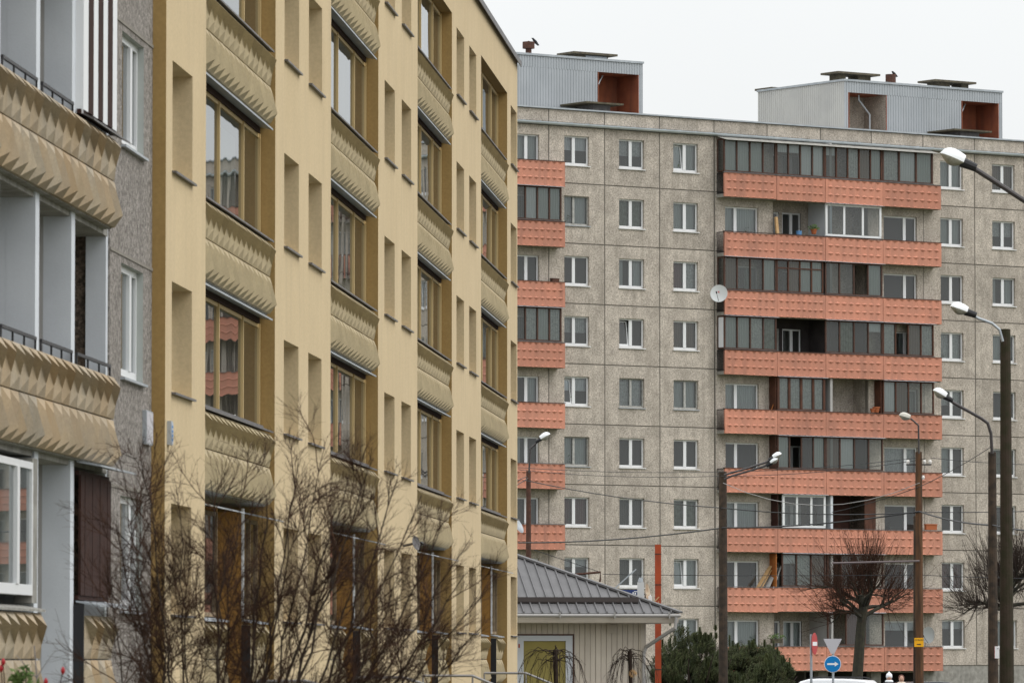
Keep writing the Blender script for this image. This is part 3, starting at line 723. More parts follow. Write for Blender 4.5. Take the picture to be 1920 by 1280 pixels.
def tile_parapet(parent, x0, x1, ztop, single, mt, y=0.0, rail=True, capm=None):
    q = MB(); q.box(x0 + .01, x1 - .01, y + .035, y + .13, ztop - 1.06, ztop - .01); pb = q.build('parapet', CONC, parent)
    tile_row(pb, x0, x1, ztop - .5, .5, True, single, mt, y)
    tile_row(pb, x0, x1, ztop - 1.05, .545, False, single, mt, y)
    if rail:
        q = MB(); q.add([(x0, y - .06, ztop + .005), (x1, y - .06, ztop + .005), (x1, y + .17, ztop + .055), (x0, y + .17, ztop + .055), (x0, y - .06, ztop + .03), (x1, y - .06, ztop + .03), (x1, y + .17, ztop + .075), (x0, y + .17, ztop + .075)],
                        [(0, 3, 2, 1), (4, 5, 6, 7), (0, 1, 5, 4), (1, 2, 6, 5), (2, 3, 7, 6), (3, 0, 4, 7)])
        q.build('cap_flashing', capm or ZINCD, pb)
    return pb
GY = .23
for bi, b0 in enumerate(bays):
    single = bi < 2
    b1 = b0 + BW
    posts = [b0 + .1, b0 + 3.35, b0 + 6.27, b1 - .06]
    # ochre sides, head
    q = MB()
    q.quad((b0, 0, 0), (b0, 0, 15.62), (b0, 1.4, 15.62), (b0, 1.4, 0)); q.quad((b1, 0, 15.62), (b1, 0, 0), (b1, 1.4, 0), (b1, 1.4, 15.62)); q.quad((b0, 0, 15.62), (b1, 0, 15.62), (b1, .5, 15.62), (b0, .5, 15.62))
    q.build('loggia_reveal', OCH, yb)
    q = MB()
    for k in range(1, 6):
        z = 1.75 + 2.8 * k
        if z < 15: q.box(b0, b1, .14, 1.4, z - .02, z + .16)
    q.build('loggia_slab', CONC, yb)
    for k in range(1, 5):                        # upper floors
        zt = 2.8 + 2.8 * k
        pb = tile_parapet(yb, b0 + .0, b1 - .22, zt, single, TILEY, .05)
        zs = zt - 1.05                            # drip strip under the parapet
        if k > 1:
            r = MB(); r.add([(b0, -.0, zs - .10), (b1 - .3, -.0, zs - .10), (b1 - .3, .2, zs - .05), (b0, .2, zs - .05), (b0, -.0, zs - .075), (b1 - .3, -.0, zs - .075), (b1 - .3, .2, zs - .025), (b0, .2, zs - .025)],
                            [(0, 3, 2, 1), (4, 5, 6, 7), (0, 1, 5, 4), (1, 2, 6, 5), (2, 3, 7, 6), (3, 0, 4, 7)]); r.build('drip_strip', ZINC, pb)
            r = MB(); r.box(b0, b1 - .3, .19, .225, zs - .14, zs - .055); r.build('head_board', BRN2, pb)
        # glazing band
        z0 = zt + .06; z1 = (zt + 1.75 - .13) if k < 4 else 15.6
        r = MB(); r.box(b0, b1, GY, GY + .05, z0, z0 + .06); r.box(b0, b1, GY, GY + .05, z1 - .06, z1)
        for p in posts: r.box(p - .03, p + .03, GY - .018, GY + .03, z0, z1)
        g_ = r.build('loggia_glazing', YPOST, yb)
        for (a, b) in zip(posts[:-1], posts[1:]):
            r = MB(); r.quad((a + .035, 0, z0 + .06), (b - .035, 0, z0 + .06), (b - .035, 0, z1 - .06), (a + .035, 0, z1 - .06)); r.build('pane', GLY, g_, (0, GY + .02, 0))
            ck = R.choice([None, 'sheer', 'net', None, 'brown'])
            if ck:
                c = curtain_mb(b - a - .07, z1 - .06, 14, z0 + .06).build('curtain', CUR[ck], g_, (a + .035, GY + .35, 0))
        r = MB(); r.box(b0 + .2, b1 - .3, GY - .1, GY - .02, z0 - .0, z0 + .05)
        r.build('window_board', ZINCD, g_)
    # ground floor bay: two enclosed sections with an open entrance between
    zt = 2.8
    for (a, b) in ((b0, b0 + 3.25), (b0 + 6.27, b1 - .22)):
        pb = tile_parapet(yb, a, b, zt, single, TILEY, .11, capm=ZINC)
        q = MB(); q.box(a - .045, a - .005, .10, .229, 0, zt - .02); q.build('side_board', BLACK, pb)
        r = MB(); z0, z1 = zt + .08, 4.32
        r.box(a, b, GY, GY + .05, z0, z0 + .06); r.box(a, b, GY, GY + .05, z1 - .06, z1)
        for k in range(3):
            xx = a + .04 + (b - a - .08) * k / 2; r.box(xx - .03, xx + .03, GY - .012, GY + .05, z0, z1)
        g_ = r.build('loggia_glazing', mat('faded_brown_frame', (.26, .19, .11), .7, (.20, .14, .08), 5), yb)
        r = MB(); r.quad((a, 0, z0), (b, 0, z0), (b, 0, z1), (a, 0, z1)); r.build('pane', GLY, g_, (0, GY + .02, 0))
        r = MB(); r.add([(a, -.16, 4.30), (b, -.16, 4.30), (b, .2, 4.38), (a, .2, 4.38), (a, -.16, 4.32), (b, -.16, 4.32), (b, .2, 4.40), (a, .2, 4.40)],
                        [(0, 3, 2, 1), (4, 5, 6, 7), (0, 1, 5, 4), (1, 2, 6, 5), (2, 3, 7, 6), (3, 0, 4, 7)]); r.build('awning_sheet', ZINC, g_)
        q = MB(); q.box(a, b, .181, 1.3, 1.0, 1.8); q.build('loggia_base', CONC, yb)
    for (sx, yq) in ((6.225, 1), (3.25, -1)):
        q = MB(); q.box(b0 + sx, b0 + sx + .045, GY, 1.4, 0, 4.4); q.build('entrance_reveal', OCHO, yb)
    q = MB(); q.box(b0 + 6.215, b0 + 6.27, GY - .035, GY - .001, 2.88, 4.45); q.build('corner_trim', WHITE, yb)
q = MB(); q.quad((-4.1, 1.4, 0), (62, 1.4, 0), (62, 1.4, 16.4), (-4.1, 1.4, 16.4)); q.build('inner_wall', ROOM, yb)
q = MB()
for k in range(6): q.box(-4.1, 62, 1.41, 3, 1.6 + 2.8 * k, 1.7 + 2.8 * k)
q.build('floor_slab', ROOMD, yb)

# ================================================================ NEAR GREY BUILDING
nb = thing('apartment_building', 'grey pebble-dashed block at the left edge with beige pyramid-tile balconies and white partitions', 'apartment building', YF.o, YF.rz)
NY = .17; NX0 = -22.5
wn = [(-7.07, -5.08, 2.9 + 2.8 * k, 2.9 + 2.8 * k + 1.36) for k in range(5)]
q = MB(); q.grid([-8.09, -4.245], [0, YT - .1], wn, NY)
for h in wn: q.reveal(h, NY, NY + .10, 1)
q.quad((-8.09, 1.6, 0), (-8.09, NY, 0), (-8.09, NY, YT - .1), (-8.09, 1.6, YT - .1), 2)
q.build('wall', [PEBN, mat('reveal_paint', (.42, .44, .42), .85, (.36, .38, .36), 3), PEBN], nb)
q = MB()
for k in range(5): q.box(-8.08, -4.25, NY - .012, NY - .002, 1.52 + 2.8 * k + .02, 1.56 + 2.8 * k + .02)
q.build('panel_joint', JOINT, nb)
for h in wn:
    wo = add_window(nb, h[0], h[2], 1.99, 1.36, .66, 'pvc', R.choice(['sheer', 'none', 'sides']), rec=NY + .08, sill=False)
    q = MB(); q.box(-.05, 2.03, -.14, 0, -.05, -.02); q.build('sill', ZINC, wo)
parts = [-19.55, -16.8, -14.05, -11.36]
NW = 1.35
for p in parts:                                      # partition walls with white front edge
    full = p in (-14.05, -19.55)
    q = MB(); 
    z0, z1 = 0, YT - .1
    q.box(p, p + .28, NY - .02, NY + .30, z0, z1, 0); q.box(p + .001, p + .279, NY + .301, NW, z0, z1, 1 if not full else 0)
    q.build('partition_wall', [PAINTW, GWALL], nb)
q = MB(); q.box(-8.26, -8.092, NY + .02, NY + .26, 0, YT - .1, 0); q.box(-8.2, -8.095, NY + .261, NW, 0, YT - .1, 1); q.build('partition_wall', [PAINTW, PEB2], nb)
q = MB(); q.quad((NX0, NW + .01, 0), (-4.25, NW + .01, 0), (-4.25, NW + .01, YT - .1), (NX0, NW + .01, YT - .1)); q.build('loggia_back_wall', GWALL, nb)
q = MB(); q.box(NX0 - .2, NX0, NY, 11, 0, YT - .1); q.box(NX0, -4.25, 10.8, 11, 0, YT - .1); q.build('end_wall', PEBN, nb)
q = MB(); q.box(NX0 - .2, -4.25, NY - .05, 11, YT - .1, YT + .05); q.build('roof', CONC, nb)
for k in range(0, 5):
    zt = 2.8 + 2.8 * k
    q = MB(); q.box(NX0, -8.27, NY - .0, NW, zt - 1.12, zt - 1.02); q.build('balcony_slab', CONC, nb)
    if k == 0:
        tile_parapet(nb, -19.2, -14.3, zt, True, TILE, .04, True, CONC)
        tile_parapet(nb, -11.05, -8.75, zt, True, TILE, .04, False)
        q = MB(); q.box(-11.1, -11.055, .03, .5, 1.2, zt + .12); q.build('side_board', BLACK, nb)
        continue
    tile_parapet(nb, NX0, -8.62, zt, True, TILE, .04, False)
    q = MB()                                       # black railing just above the parapet
    for (a, b) in ((-22.4, -19.6), (-19.2, -16.9), (-16.5, -14.1), (-13.73, -11.4), (-11.04, -8.27)):
        if k == 2 and a == -11.04: continue
        q.box(a, b, .12, .15, zt + .13, zt + .165)
        n = 3
        for i in range(n + 1): xx = a + (b - a - .03) * i / n; q.box(xx, xx + .03, .125, .145, zt - .02, zt + .13)
    q.build('balcony_railing', RAIL, nb)
# striped board enclosure (upper) and dark board enclosure (ground floor)
def boards(x0, x1, z0, z1, n, mats, y, lab):
    q = MB(); q.box(x0 - .04, x1, y + .02, y + .07, z0 - .05, z0); q.box(x0 - .04, x1, y + .02, y + .07, z1, z1 + .05); e = q.build('board_enclosure', BRN2, nb, label=lab)
    w = (x1 - x0) / n
    for i in range(n):
        m = mats[i % len(mats)]
        r = MB(); yy = y - (.004 if i % 2 else .0); r.box(x0 + w * i + .005, x0 + w * (i + 1) - .005, yy, yy + .03, z0, z1); r.build('board', m, e)
q = MB(); q.box(-11.095, -11.083, .06, .32, 8.47, 10.25); q.build('side_board', WHITE, nb)
boards(-11.08, -8.3, 8.52, 10.2, 7, [WHITE, BRN2], .06, 'brown and white striped board enclosure')
q = MB(); q.add([(-11.05, -.06, 8.40), (-8.0, -.06, 8.40), (-8.0, .12, 8.49), (-11.05, .12, 8.49), (-11.05, -.06, 8.42), (-8.0, -.06, 8.42), (-8.0, .12, 8.51), (-11.05, .12, 8.51)],
                [(0, 3, 2, 1), (4, 5, 6, 7), (0, 1, 5, 4), (1, 2, 6, 5), (2, 3, 7, 6), (3, 0, 4, 7)]); q.build('apron_sheet', ZINCD, nb)
boards(-11.0, -8.55, 3.02, 4.38, 8, [BRN2], .08, 'dark brown board enclosure')
for (z, yo) in ((4.52, .1), (2.94, .0)):
    q = MB(); q.add([(-11.1, -.16, z - .05), (-8.1, -.16, z - .05), (-8.1, .12, z), (-11.1, .12, z), (-11.1, -.16, z - .03), (-8.1, -.16, z - .03), (-8.1, .12, z + .02), (-11.1, .12, z + .02)],
                    [(0, 3, 2, 1), (4, 5, 6, 7), (0, 1, 5, 4), (1, 2, 6, 5), (2, 3, 7, 6), (3, 0, 4, 7)]); q.build('drip_sheet', ZINC, nb)
# white plastic window enclosing the ground-floor loggia at far left
wo = add_window(nb, -19.2, 2.98, 4.75, 1.42, .77, 'pvc', 'sides', rec=.1, sill=False); wo['label'] = 'white plastic window enclosing the lowest loggia'
q = MB(); q.box(-14.44, -14.08, .11, .3, 2.9, 4.45); q.build('window_trim', CONC, nb)

# plates on the facades
def plate(x, z, w, h, y, side, name, label, m, txt=None):
    t = thing(name, label, 'sign', YF.w(x, y, z), YF.rz)
    q = MB(); q.box(0, w, -.05, 0, 0, h); q.build('box', ZINC, t)
    q = MB(); q.box(.02, w - .02, -.056, -.051, .02, h - .02); q.build('face', m, t)
    return t
plate(-5.1, 4.95, .62, .42, NY, 0, 'house_number_plate', 'pale boxed number plate on the grey wall beside the yellow corner', SGREY)
t = plate(-4.05, 4.98, .22, .30, 0, 0, 'street_name_plate', 'narrow white and blue name plate on the corner of the yellow wall', mat('plate_pale_blue', (.42, .47, .55), .5))
q = MB()
for k in range(4): q.box(.05, .17, -.06, -.057, .05 + .055 * k, .075 + .055 * k)
q.build('lettering', SBLUE, t)
s_, z_ = YF.at(776, 1018, -.3)
t = thing('satellite_dish', 'small grey dish on the yellow wall behind the bare shrub', 'satellite dish', YF.w(s_, -.32, z_), YF.rz)
def dish(t, r, mt, axis=(0, -1, 0), arm=True):
    ax = Vector(axis).normalized(); u = ax.orthogonal().normalized(); v = ax.cross(u); b = MB(); n = 24; rings = 5; b.smooth = True
    vs = []
    for i in range(rings + 1):
        rr = r * i / rings; d = .22 * r * (i / rings) ** 2
        for k in range(n): a = 2 * math.pi * k / n; vs.append(u * rr * math.cos(a) + v * rr * math.sin(a) * 1.06 + ax * d)
    fs = [(i * n + k, i * n + (k + 1) % n, (i + 1) * n + (k + 1) % n, (i + 1) * n + k) for i in range(rings) for k in range(n)]
    b.add(vs, fs); b.build('reflector', mt, t)
    if arm:
        q = MB(); lo = Vector((0, 0, -r)) if abs(ax.z) < .9 else v * r
        q.tube([lo + ax * .1, ax * r * 1.1 + lo * .25], .012, 5); q.tube([ax * r * 1.1 + lo * .25, ax * r * 1.25 + lo * .1], .035, 8); q.build('feed_arm', BLACK, t)
    q = MB(); q.tube([-ax * .02, -ax * .25], .025, 6); q.build('mount', ZINCD, t)
dish(t, .13, ZINCD, (-.5, -1, .2))
s_, z_ = FF.at(1349, 551, -.75)
t = thing('satellite_dish', 'large off-white satellite dish at the left end of the salmon balconies', 'satellite dish', FF.w(s_, -.75, z_), 0)
dish(t, .42, DISH, (-.35, -1, .25))
q = MB(); q.add([(-.12, -.135, .12), (.02, -.145, .12), (-.05, -.14, .06)], [(0, 1, 2)]); q.add([(-.06, -.137, .06), (.0, -.142, .06), (-.03, -.14, .02)], [(0, 1, 2)]); q.build('logo', SRED, t)
s_, z_ = FF.at(966, 985, -.9)
t = thing('satellite_dish', 'grey dish seen from behind at the corner of the yellow building', 'satellite dish', FF.w(s_, -1.0, z_), 0); dish(t, .42, ZINC, (.9, -.4, .5), False)
s_, z_ = FF.at(1744, 1190, -.5)
t = thing('satellite_dish', 'pale dish on the lowest balcony half hidden by the pole with the yellow sign', 'satellite dish', FF.w(s_, -.45, z_), 0); dish(t, .40, DISH, (-.8, -.8, .1))

# ---------------------------------------------------------------- things on the balconies
def on_balcony(px, py, y=-.3):
    s_, z_ = FF.at(px, py, y); return FF.w(s_, y, z_)
def leaning(name, label, cat, p0, p1, y0, y1, wd, th, m):
    a = FF.at(*p0, y0); b = FF.at(*p1, y1); A = FF.w(a[0], y0, a[1]); B = FF.w(b[0], y1, b[1])
    A2 = A + (A - FF.w(b[0], y0, b[1])).normalized() * .8
    t = thing(name, label, cat, A2); q = MB(); q.bar(Vector((0, 0, 0)), B - A2, wd, th); q.build('plank', m, t)
leaning('wooden_board', 'wide pine board leaning against the orange screen on the second balcony from below', 'board', (1425, 1098), (1456, 1042), -.35, 0, .22, .03, PINE)
leaning('wooden_board', 'thin pine batten leaning right behind the wide pine board', 'board', (1433, 1098), (1452, 1058), -.45, -.1, .06, .03, PINE)
leaning('wooden_board', 'narrow white strip leaning right of the pine boards', 'board', (1454, 1099), (1465, 1060), -.45, -.2, .06, .03, WHITE)
leaning('wooden_board', 'grey corrugated offcut leaning between pine board and white strip', 'board', (1443, 1098), (1455, 1064), -.4, -.1, .25, .02, GWALL)
leaning('wooden_board', 'beige roll leaning beside the balcony door below the top floor', 'board', (1460, 438), (1455, 407), -.4, -.2, .16, .1, PINE)
leaning('broom_stick', 'red-brown broom stick leaning beside the net-curtained glazing', 'broom', (1449, 767), (1453, 750), -.45, -.3, .03, .03, OWOOD)
def pot(px, py, s=.14, label='', plant=False, m=TERRA, name='flower_pot', long=1):
    P = on_balcony(px, py, -.56); t = thing(name, label, 'flower pot', P, FF.rz)
    q = MB(); 
    if long > 1: q.box(-s * long, s * long, -.08, .08, 0, s * 1.2); q.box(-s * long - .02, s * long + .02, -.1, .1, s * 1.2, s * 1.45)
    else: q.tube([(0, 0, 0), (0, 0, s * 1.3)], [s * .7, s], 12); q.tube([(0, 0, s * 1.3), (0, 0, s * 1.6)], [s * 1.12, s * 1.12], 12)
    q.build('pot', m, t)
    if plant:
        q = MB(); rr = random.Random(px)
        for k in range(160):
            a = rr.uniform(0, 6.28); r_ = rr.random() ** .5 * s * plant; h = s * 1.4 + rr.uniform(0, s * 2.2) * (1 - r_ / (s * plant + .01) * .6)
            p = Vector((r_ * math.cos(a) * max(1, long * .8), r_ * math.sin(a) * .6, h)); d = Vector((rr.uniform(-1, 1), rr.uniform(-1, 1), rr.uniform(0, 1))).normalized() * .09; e = d.orthogonal().normalized() * .03
            q.tri(p - e, p + e, p + d)
        q.build('leaves', LEAF, t, kind='stuff')
pot(1636, 773, .12, 'left one of two small terracotta pots on the balcony rail'); pot(1643, 773, .17, 'larger terracotta pot right of the small one on the balcony rail')
pot(1745, 993, .2, 'long terracotta trough on the rail right of the wooden pole', long=1.7)
pot(1526, 439, .15, 'hanging basket with a green plant in front of the white partition', plant=2.0)
pot(1456, 1205, .14, 'long planter with low green shrubs on the lowest balcony', plant=2.4, long=2.2, m=SLABD)
P = on_balcony(1498, 440, -.35); t = thing('bucket', 'pale blue plastic bucket on the open balcony below the top floor', 'bucket', P, FF.rz); q = MB(); q.tube([(0, 0, -.15), (0, 0, .18)], [.11, .15], 12); q.build('tub', BLUEP, t)
q = MB(); q.tube([(-.15, 0, .18), (0, 0, .3), (.15, 0, .18)], .006, 4); q.build('handle', BLACK, t)
P = on_balcony(1040, 527, -.4); t = thing('storage_box', 'small brown wooden box standing on the left balcony rail', 'box', P, FF.rz); q = MB(); q.box(-.2, .2, -.1, .1, -.02, .1); q.build('crate', RBRN, t); q = MB(); q.box(-.21, .21, -.11, .11, .1, .13); q.build('lid', BRN, t)

# ================================================================ small metal-roofed house
KZ = 150.0
KC = W(1207, 1235, KZ); KC.z = 0
ks = thing('small_house', 'low cream-sided house with a ribbed grey metal hip roof beyond the yellow block', 'house', KC, math.radians(7.5))
# local: +x right, +y away; front right wall corner at origin, front wall runs to -x
KW, KD, KH = 8.0, 7.0, 3.25
n = 56; bw = KW / n
me = None
for i in range(n):
    x1 = -bw * i; hid = (x1 - bw / 2) < -1.9 - .0 and (x1 - bw / 2) > -3.38
    q = MB(); zt_ = KH
    q.box(-bw + .008, -.004, -.0, .03, 0, KH)
    if hid: 
        me1 = cached(('sb1', 0), lambda: (lambda r: (r.box(-bw + .008, -.004, 0, .03, 2.93, KH), r.mesh('siding_board', SIDING))[1])(MB())); ob('siding_board', me1, ks, (x1, 0, 0))
        me2 = cached(('sb2', 0), lambda: (lambda r: (r.box(-bw + .008, -.004, 0, .03, 0, 1.35), r.mesh('siding_board', SIDING))[1])(MB())); ob('siding_board', me2, ks, (x1, 0, 0))
    else: ob('siding_board', cached(('sb', 0), lambda: q.mesh('siding_board', SIDING)), ks, (x1, 0 if i % 2 else -.012, 0))
q = MB(); q.box(-KW, -.01, .032, .06, 0, KH - .01); q.box(.0, .06, .03, KD, 0, KH); q.box(-KW, 0, KD, KD + .1, 0, KH); q.box(-KW - .1, -KW, 0, KD, 0, KH); q.build('wall', SIDING, ks)
q = MB(); q.box(-.09, .02, -.035, .0, 0, KH); q.build('corner_board', SIDING, ks)
q = MB(); q.box(.061, .075, .9, 1.9, 0, 2.75); q.build('side_door', BLACK, ks)
q = MB(); q.box(-3.38, -1.9, -.04, .02, 1.35, 1.45); q.box(-3.38, -1.9, -.04, .02, 2.78, 2.92); q.box(-3.38, -3.2, -.04, .02, 1.451, 2.779); q.box(-2.08, -1.9, -.04, .02, 1.451, 2.779)
kw = q.build('window', mat('kiosk_frame', (.52, .55, .60), .6), ks)
q = MB(); q.box(-3.2, -2.08, .0, .015, 1.45, 2.78); q.build('blind', MUST, kw)
q = MB(); q.box(-3.42, -1.86, -.05, -.03, 2.922, 2.96); q.box(-1.895, -1.86, -.05, -.03, 1.3, 2.92); q.build('trim', BRN, kw)
q = MB(); q.box(-3.34, -3.30, -.045, -.041, 2.6, 2.7); q.build('alarm_tag', REDP, kw)
q = MB(); q.box(-.98, -.72, -.03, -.012, 2.98, 3.2)
for k in range(4): q.box(-.95, -.75, -.038, -.03, 3.02 + k * .045, 3.045 + k * .045)
q.build('wall_vent', SIDING, ks)
OV = .62; TP = math.tan(math.radians(22)); EZ = 3.5
xr, y0 = OV + .25, -OV
q = MB(); q.box(-KW - OV, xr - .05, y0 + .03, KD + OV - .03, KH + .0, KH + .06); q.build('soffit', SIDING, ks)
pitchr = .245; nr = int((KW + 2 * OV) / pitchr)
Wd = KW + OV + xr; D2 = (KD + 2 * OV) / 2
for k in range(nr + 1):                       # front slope: one ribbed strip per sheet rib
    xb = xr - pitchr * k; xa = xb - pitchr
    ta, tb = min(D2, xr - xa), min(D2, xr - xb)
    if k == 0: tb = 0.0
    q = MB(); z = EZ
    q.add([(xa, y0, z), (xb, y0, z), (xb, y0 + tb, z + tb * TP), (xa, y0 + ta, z + ta * TP)], [(0, 1, 2, 3)])
    r_ = .05; a2 = xa + .05
    ta2 = min(D2, xr - a2)
    q.add([(xa, y0, z), (xa + .012, y0, z + r_), (a2 - .012, y0, z + r_), (a2, y0, z), (xa, y0 + ta, z + ta * TP), (xa + .012, y0 + ta, z + ta * TP + r_), (a2 - .012, y0 + ta2, z + ta2 * TP + r_), (a2, y0 + ta2, z + ta2 * TP)],
          [(0, 1, 5, 4), (1, 2, 6, 5), (2, 3, 7, 6), (0, 3, 2, 1)])
    q.build('roof_strip', ROOFM, ks)
for k in range(int((KD + 2 * OV) / pitchr)):   # right-hand slope
    ya = y0 + pitchr * k; yb2 = ya + pitchr
    f = lambda y: max(0, min(y - y0, y0 + 2 * D2 - y))
    q = MB(); q.add([(xr, ya, EZ), (xr, yb2, EZ), (xr - f(yb2), yb2, EZ + f(yb2) * TP), (xr - f(ya), ya, EZ + f(ya) * TP)], [(0, 1, 2, 3)])
    q.bar((xr, ya, EZ + .015), (xr - f(ya), ya, EZ + f(ya) * TP + .015), .05, .035)
    q.build('roof_strip', ROOFM, ks)
q = MB(); q.add([(xr - D2, y0 + D2, EZ + D2 * TP), (-KW - OV, y0 + D2, EZ + D2 * TP), (-KW - OV, y0 + 2 * D2, EZ), (xr, y0 + 2 * D2, EZ)], [(0, 3, 2, 1)]); q.add([(-KW - OV, y0, EZ), (-KW - OV, y0 + 2 * D2, EZ), (-KW - OV, y0 + D2, EZ + D2 * TP)], [(0, 2, 1)]); q.build('rear_slope', ROOFM, ks)
q = MB(); q.bar((xr + .02, y0 - .02, EZ + .03), (xr - D2, y0 + D2, EZ + D2 * TP + .05), .16, .05); q.build('hip_cap', ROOFM, ks)
yg = y0 + .62; zg = EZ + .62 * TP
q = MB(); q.box(-KW, xr - 1.0, yg, yg + .03, zg + .05, zg + .18); q.box(-KW, xr - 1.0, yg, yg + .12, zg + .04, zg + .06); q.build('snow_guard', ROOFD, ks)
q = MB(); q.tube([(-KW - OV, y0 - .07, EZ - .06), (xr, y0 - .07, EZ - .06)], .045, 8)
gt = q.build('gutter', GUTW, ks)
for k in range(6):
    q = MB(); q.box(-.015, .015, -.14, -.0, -.1, .06); q.build('gutter_bracket', GUTW, gt, (xr - .3 - 1.45 * k, y0, EZ - .03))
q = MB(); q.box(-KW - OV, xr - .06, y0 + .02, y0 + .05, EZ - .22, EZ - .03); q.box(xr - .06, xr - .03, y0 + .05, KD + OV, EZ - .22, EZ - .03); q.build('fascia', SIDING, ks)
q = MB(); q.tube([(xr - .12, y0 - .07, EZ - .1), (xr - .14, y0 - .07, EZ - .38), (.04, -.12, 2.62), (-.02, -.1, 2.45), (-.02, -.1, 0)], .05, 8); q.build('downpipe', GUTW, ks)
# junk on the roof edge
def K(px, py, Z): return W(px, py, Z)
P = K(1202, 1130, 152); t = thing('roof_antenna_box', 'upright white panel antenna standing on the grey metal roof', 'antenna', P); q = MB(); q.box(-.1, .08, -.06, .06, -.25, .56); q.build('panel', mat('antenna_white', (.55, .56, .56), .6), t)
q = MB(); q.tube([(-.02, 0, .56), (0, 0, .68)], [.07, .05], 8); q.build('cap', ZINC, t)
P = K(1211, 1113, 152.4); t = thing('satellite_dish', 'rust-stained dish seen edge-on beside the white panel on the metal roof', 'satellite dish', P); dish(t, .27, mat('stained_dish', (.55, .45, .33), .6, (.35, .2, .12), 6), (.97, -.25, .1), False)
q = MB(); q.tube([(0, 0, 0), (-.1, .1, -.5)], .02, 5); q.build('stand', ZINCD, t)
P = K(1219, 1128, 152.4); t = thing('plastic_canister', 'small white canister on the metal roof left of the red pole', 'canister', P); q = MB(); q.box(-.05, .05, -.05, .05, -.2, .16); q.build('body', SWHITE, t); q = MB(); q.tube([(0, 0, .16), (0, 0, .2)], .02, 6); q.build('neck', SWHITE, t)
P = K(1226, 1128, 152.2); t = thing('broken_slat', 'broken wooden slats sticking up from the right end of the metal roof', 'wood scrap', P)
q = MB(); q.bar((-.1, 0, -.12), (.14, 0, .14), .03, .03); q.build('slat', PINE, t); q = MB(); q.bar((.08, 0, -.2), (.13, 0, .02), .025, .025); q.build('slat', PINE, t); q = MB(); q.bar((-.1, 0, .0), (.05, .05, -.1), .02, .02); q.build('slat', RBRN, t)
P = K(1196, 1112, 175); t = thing('shop_sign', 'dark blue board with white strokes half hidden behind the metal roof', 'sign', P); q = MB(); q.box(-.6, .02, 0, .05, -.1, .12); q.build('board', NAVY, t)
q = MB(); q.box(-.16, -.13, -.01, -.001, -.03, .05); q.box(-.10, -.06, -.01, -.001, -.03, .03); q.box(-.12, -.02, -.01, -.001, .05, .07); q.build('lettering', SWHITE, t)
q = MB(); q.tube([(-.5, 0, -.1), (-.5, 0, -4)], .04, 6); q.build('post', ZINCD, t)
q = MB(); q.bar((-1.0, .1, -.1), (-.05, .1, .75), .04, .04); q.build('brace', ZINC, t)
P = W(1234, 1235, 158); P.z = 0; t = thing('red_pole', 'tall orange-red painted steel pole rising behind the metal roof', 'pole', P)
q = MB(); q.box(-.085, .085, -.085, .085, 0, 5.48); q.build('shaft', REDP, t)
q = MB()
for z in (2.0, 3.6, 4.35, 5.2): q.box(-.092, .092, -.092, -.05, z, z + .03)
q.build('clamp', RUST, t)
P = W(1080, 1078, 153); t = thing('rusty_bracket', 'rusty horizontal pipe with a short drop ending above the metal roof ridge', 'pipe', P)
q = MB(); q.tube([W(1033, 1078, 153) - P, W(1070, 1077, 153) - P, W(1126, 1072, 153) - P, W(1125, 1090, 153) - P], .035, 6); q.build('pipe', RUST, t)
q = MB(); q.tube([W(1126, 1072, 153) - P, W(1000, 1030, 153) - P], .008, 4); q.build('stay_wire', BLACK, t)

# ================================================================ poles, lamps, cables
def lamp(label, Z, tip, neck, arm, pole_px, top_py, r, pm, arm_r=.035, hw=.15, cat='street lamp', group='street lamps', old=False, second=None, arm_m=None, rb=None):
    base = W(pole_px, 1235, Z); base.z = 0
    t = thing('street_lamp', label, cat, base, 0, group)
    ztop = W(pole_px, top_py, Z).z
    q = MB(); q.tube([(0, 0, 0), (0, 0, ztop * .5), (0, 0, ztop)], [rb or r * 1.25, (r + (rb or r * 1.25)) / 2, r], 14); q.build('pole', pm, t)
    def head(tip, neck, arm):
        a = W(*neck, Z) - base; b = W(*tip, Z) - base; ax = (b - a); Ln = ax.length; ax.normalize()
        side = ax.cross(Vector((0, 0, 1))).normalized(); up = side.cross(ax)
        if up.z < 0: up = -up
        def shell(upper):
            m = MB(); m.smooth = True; nu, nv = 9, 8; vs = []
            for i in range(nu + 1):
                u = i / nu; wd = hw * (.42 + .58 * math.sin(min(1, u * 1.35 + .12) * math.pi / 2)) * math.sqrt(max(0, 1 - (max(0, (u - .55) / .45)) ** 2.2)) + .004
                hh = (.24 if upper else -.17) * (Ln / .62) * (.45 + .55 * math.sin(math.pi * min(1, .2 + u * .55))) * math.sqrt(max(0, 1 - max(0, (u - .5) / .5) ** 2.2)) * (1 if upper else (math.sin(math.pi * min(1, .12 + .88 * u)) + .1))
                for j in range(nv + 1):
                    th = math.pi * j / nv; vs.append(a + ax * (u * Ln) + side * (wd * math.cos(th)) + up * (hh * math.sin(th)))
            fs = [(i * (nv + 1) + j, i * (nv + 1) + j + 1, (i + 1) * (nv + 1) + j + 1, (i + 1) * (nv + 1) + j) for i in range(nu) for j in range(nv)]
            m.add(vs, fs); return m
        hd = shell(True).build('lamp_head', LAMPW if not old else mat('old_lamp_shell', (.55, .53, .48), .6, (.40, .38, .33), 9), t)
        shell(False).build('lens', LAMPG, hd)
        if not old:
            m = MB(); m.tube([a + ax * .04, a - ax * (Ln * .55)], [hw * .55, hw * .42], 10); m.build('neck', BLACK, t)
        pts = [a - ax * .02] + [W(*p, Z) - base for p in arm]
        m = MB(); m.tube(pts, arm_r, 8); m.build('arm', arm_m or ARMM, t)
    head(tip, neck, arm)
    if second: head(*second)
    return t, base, ztop
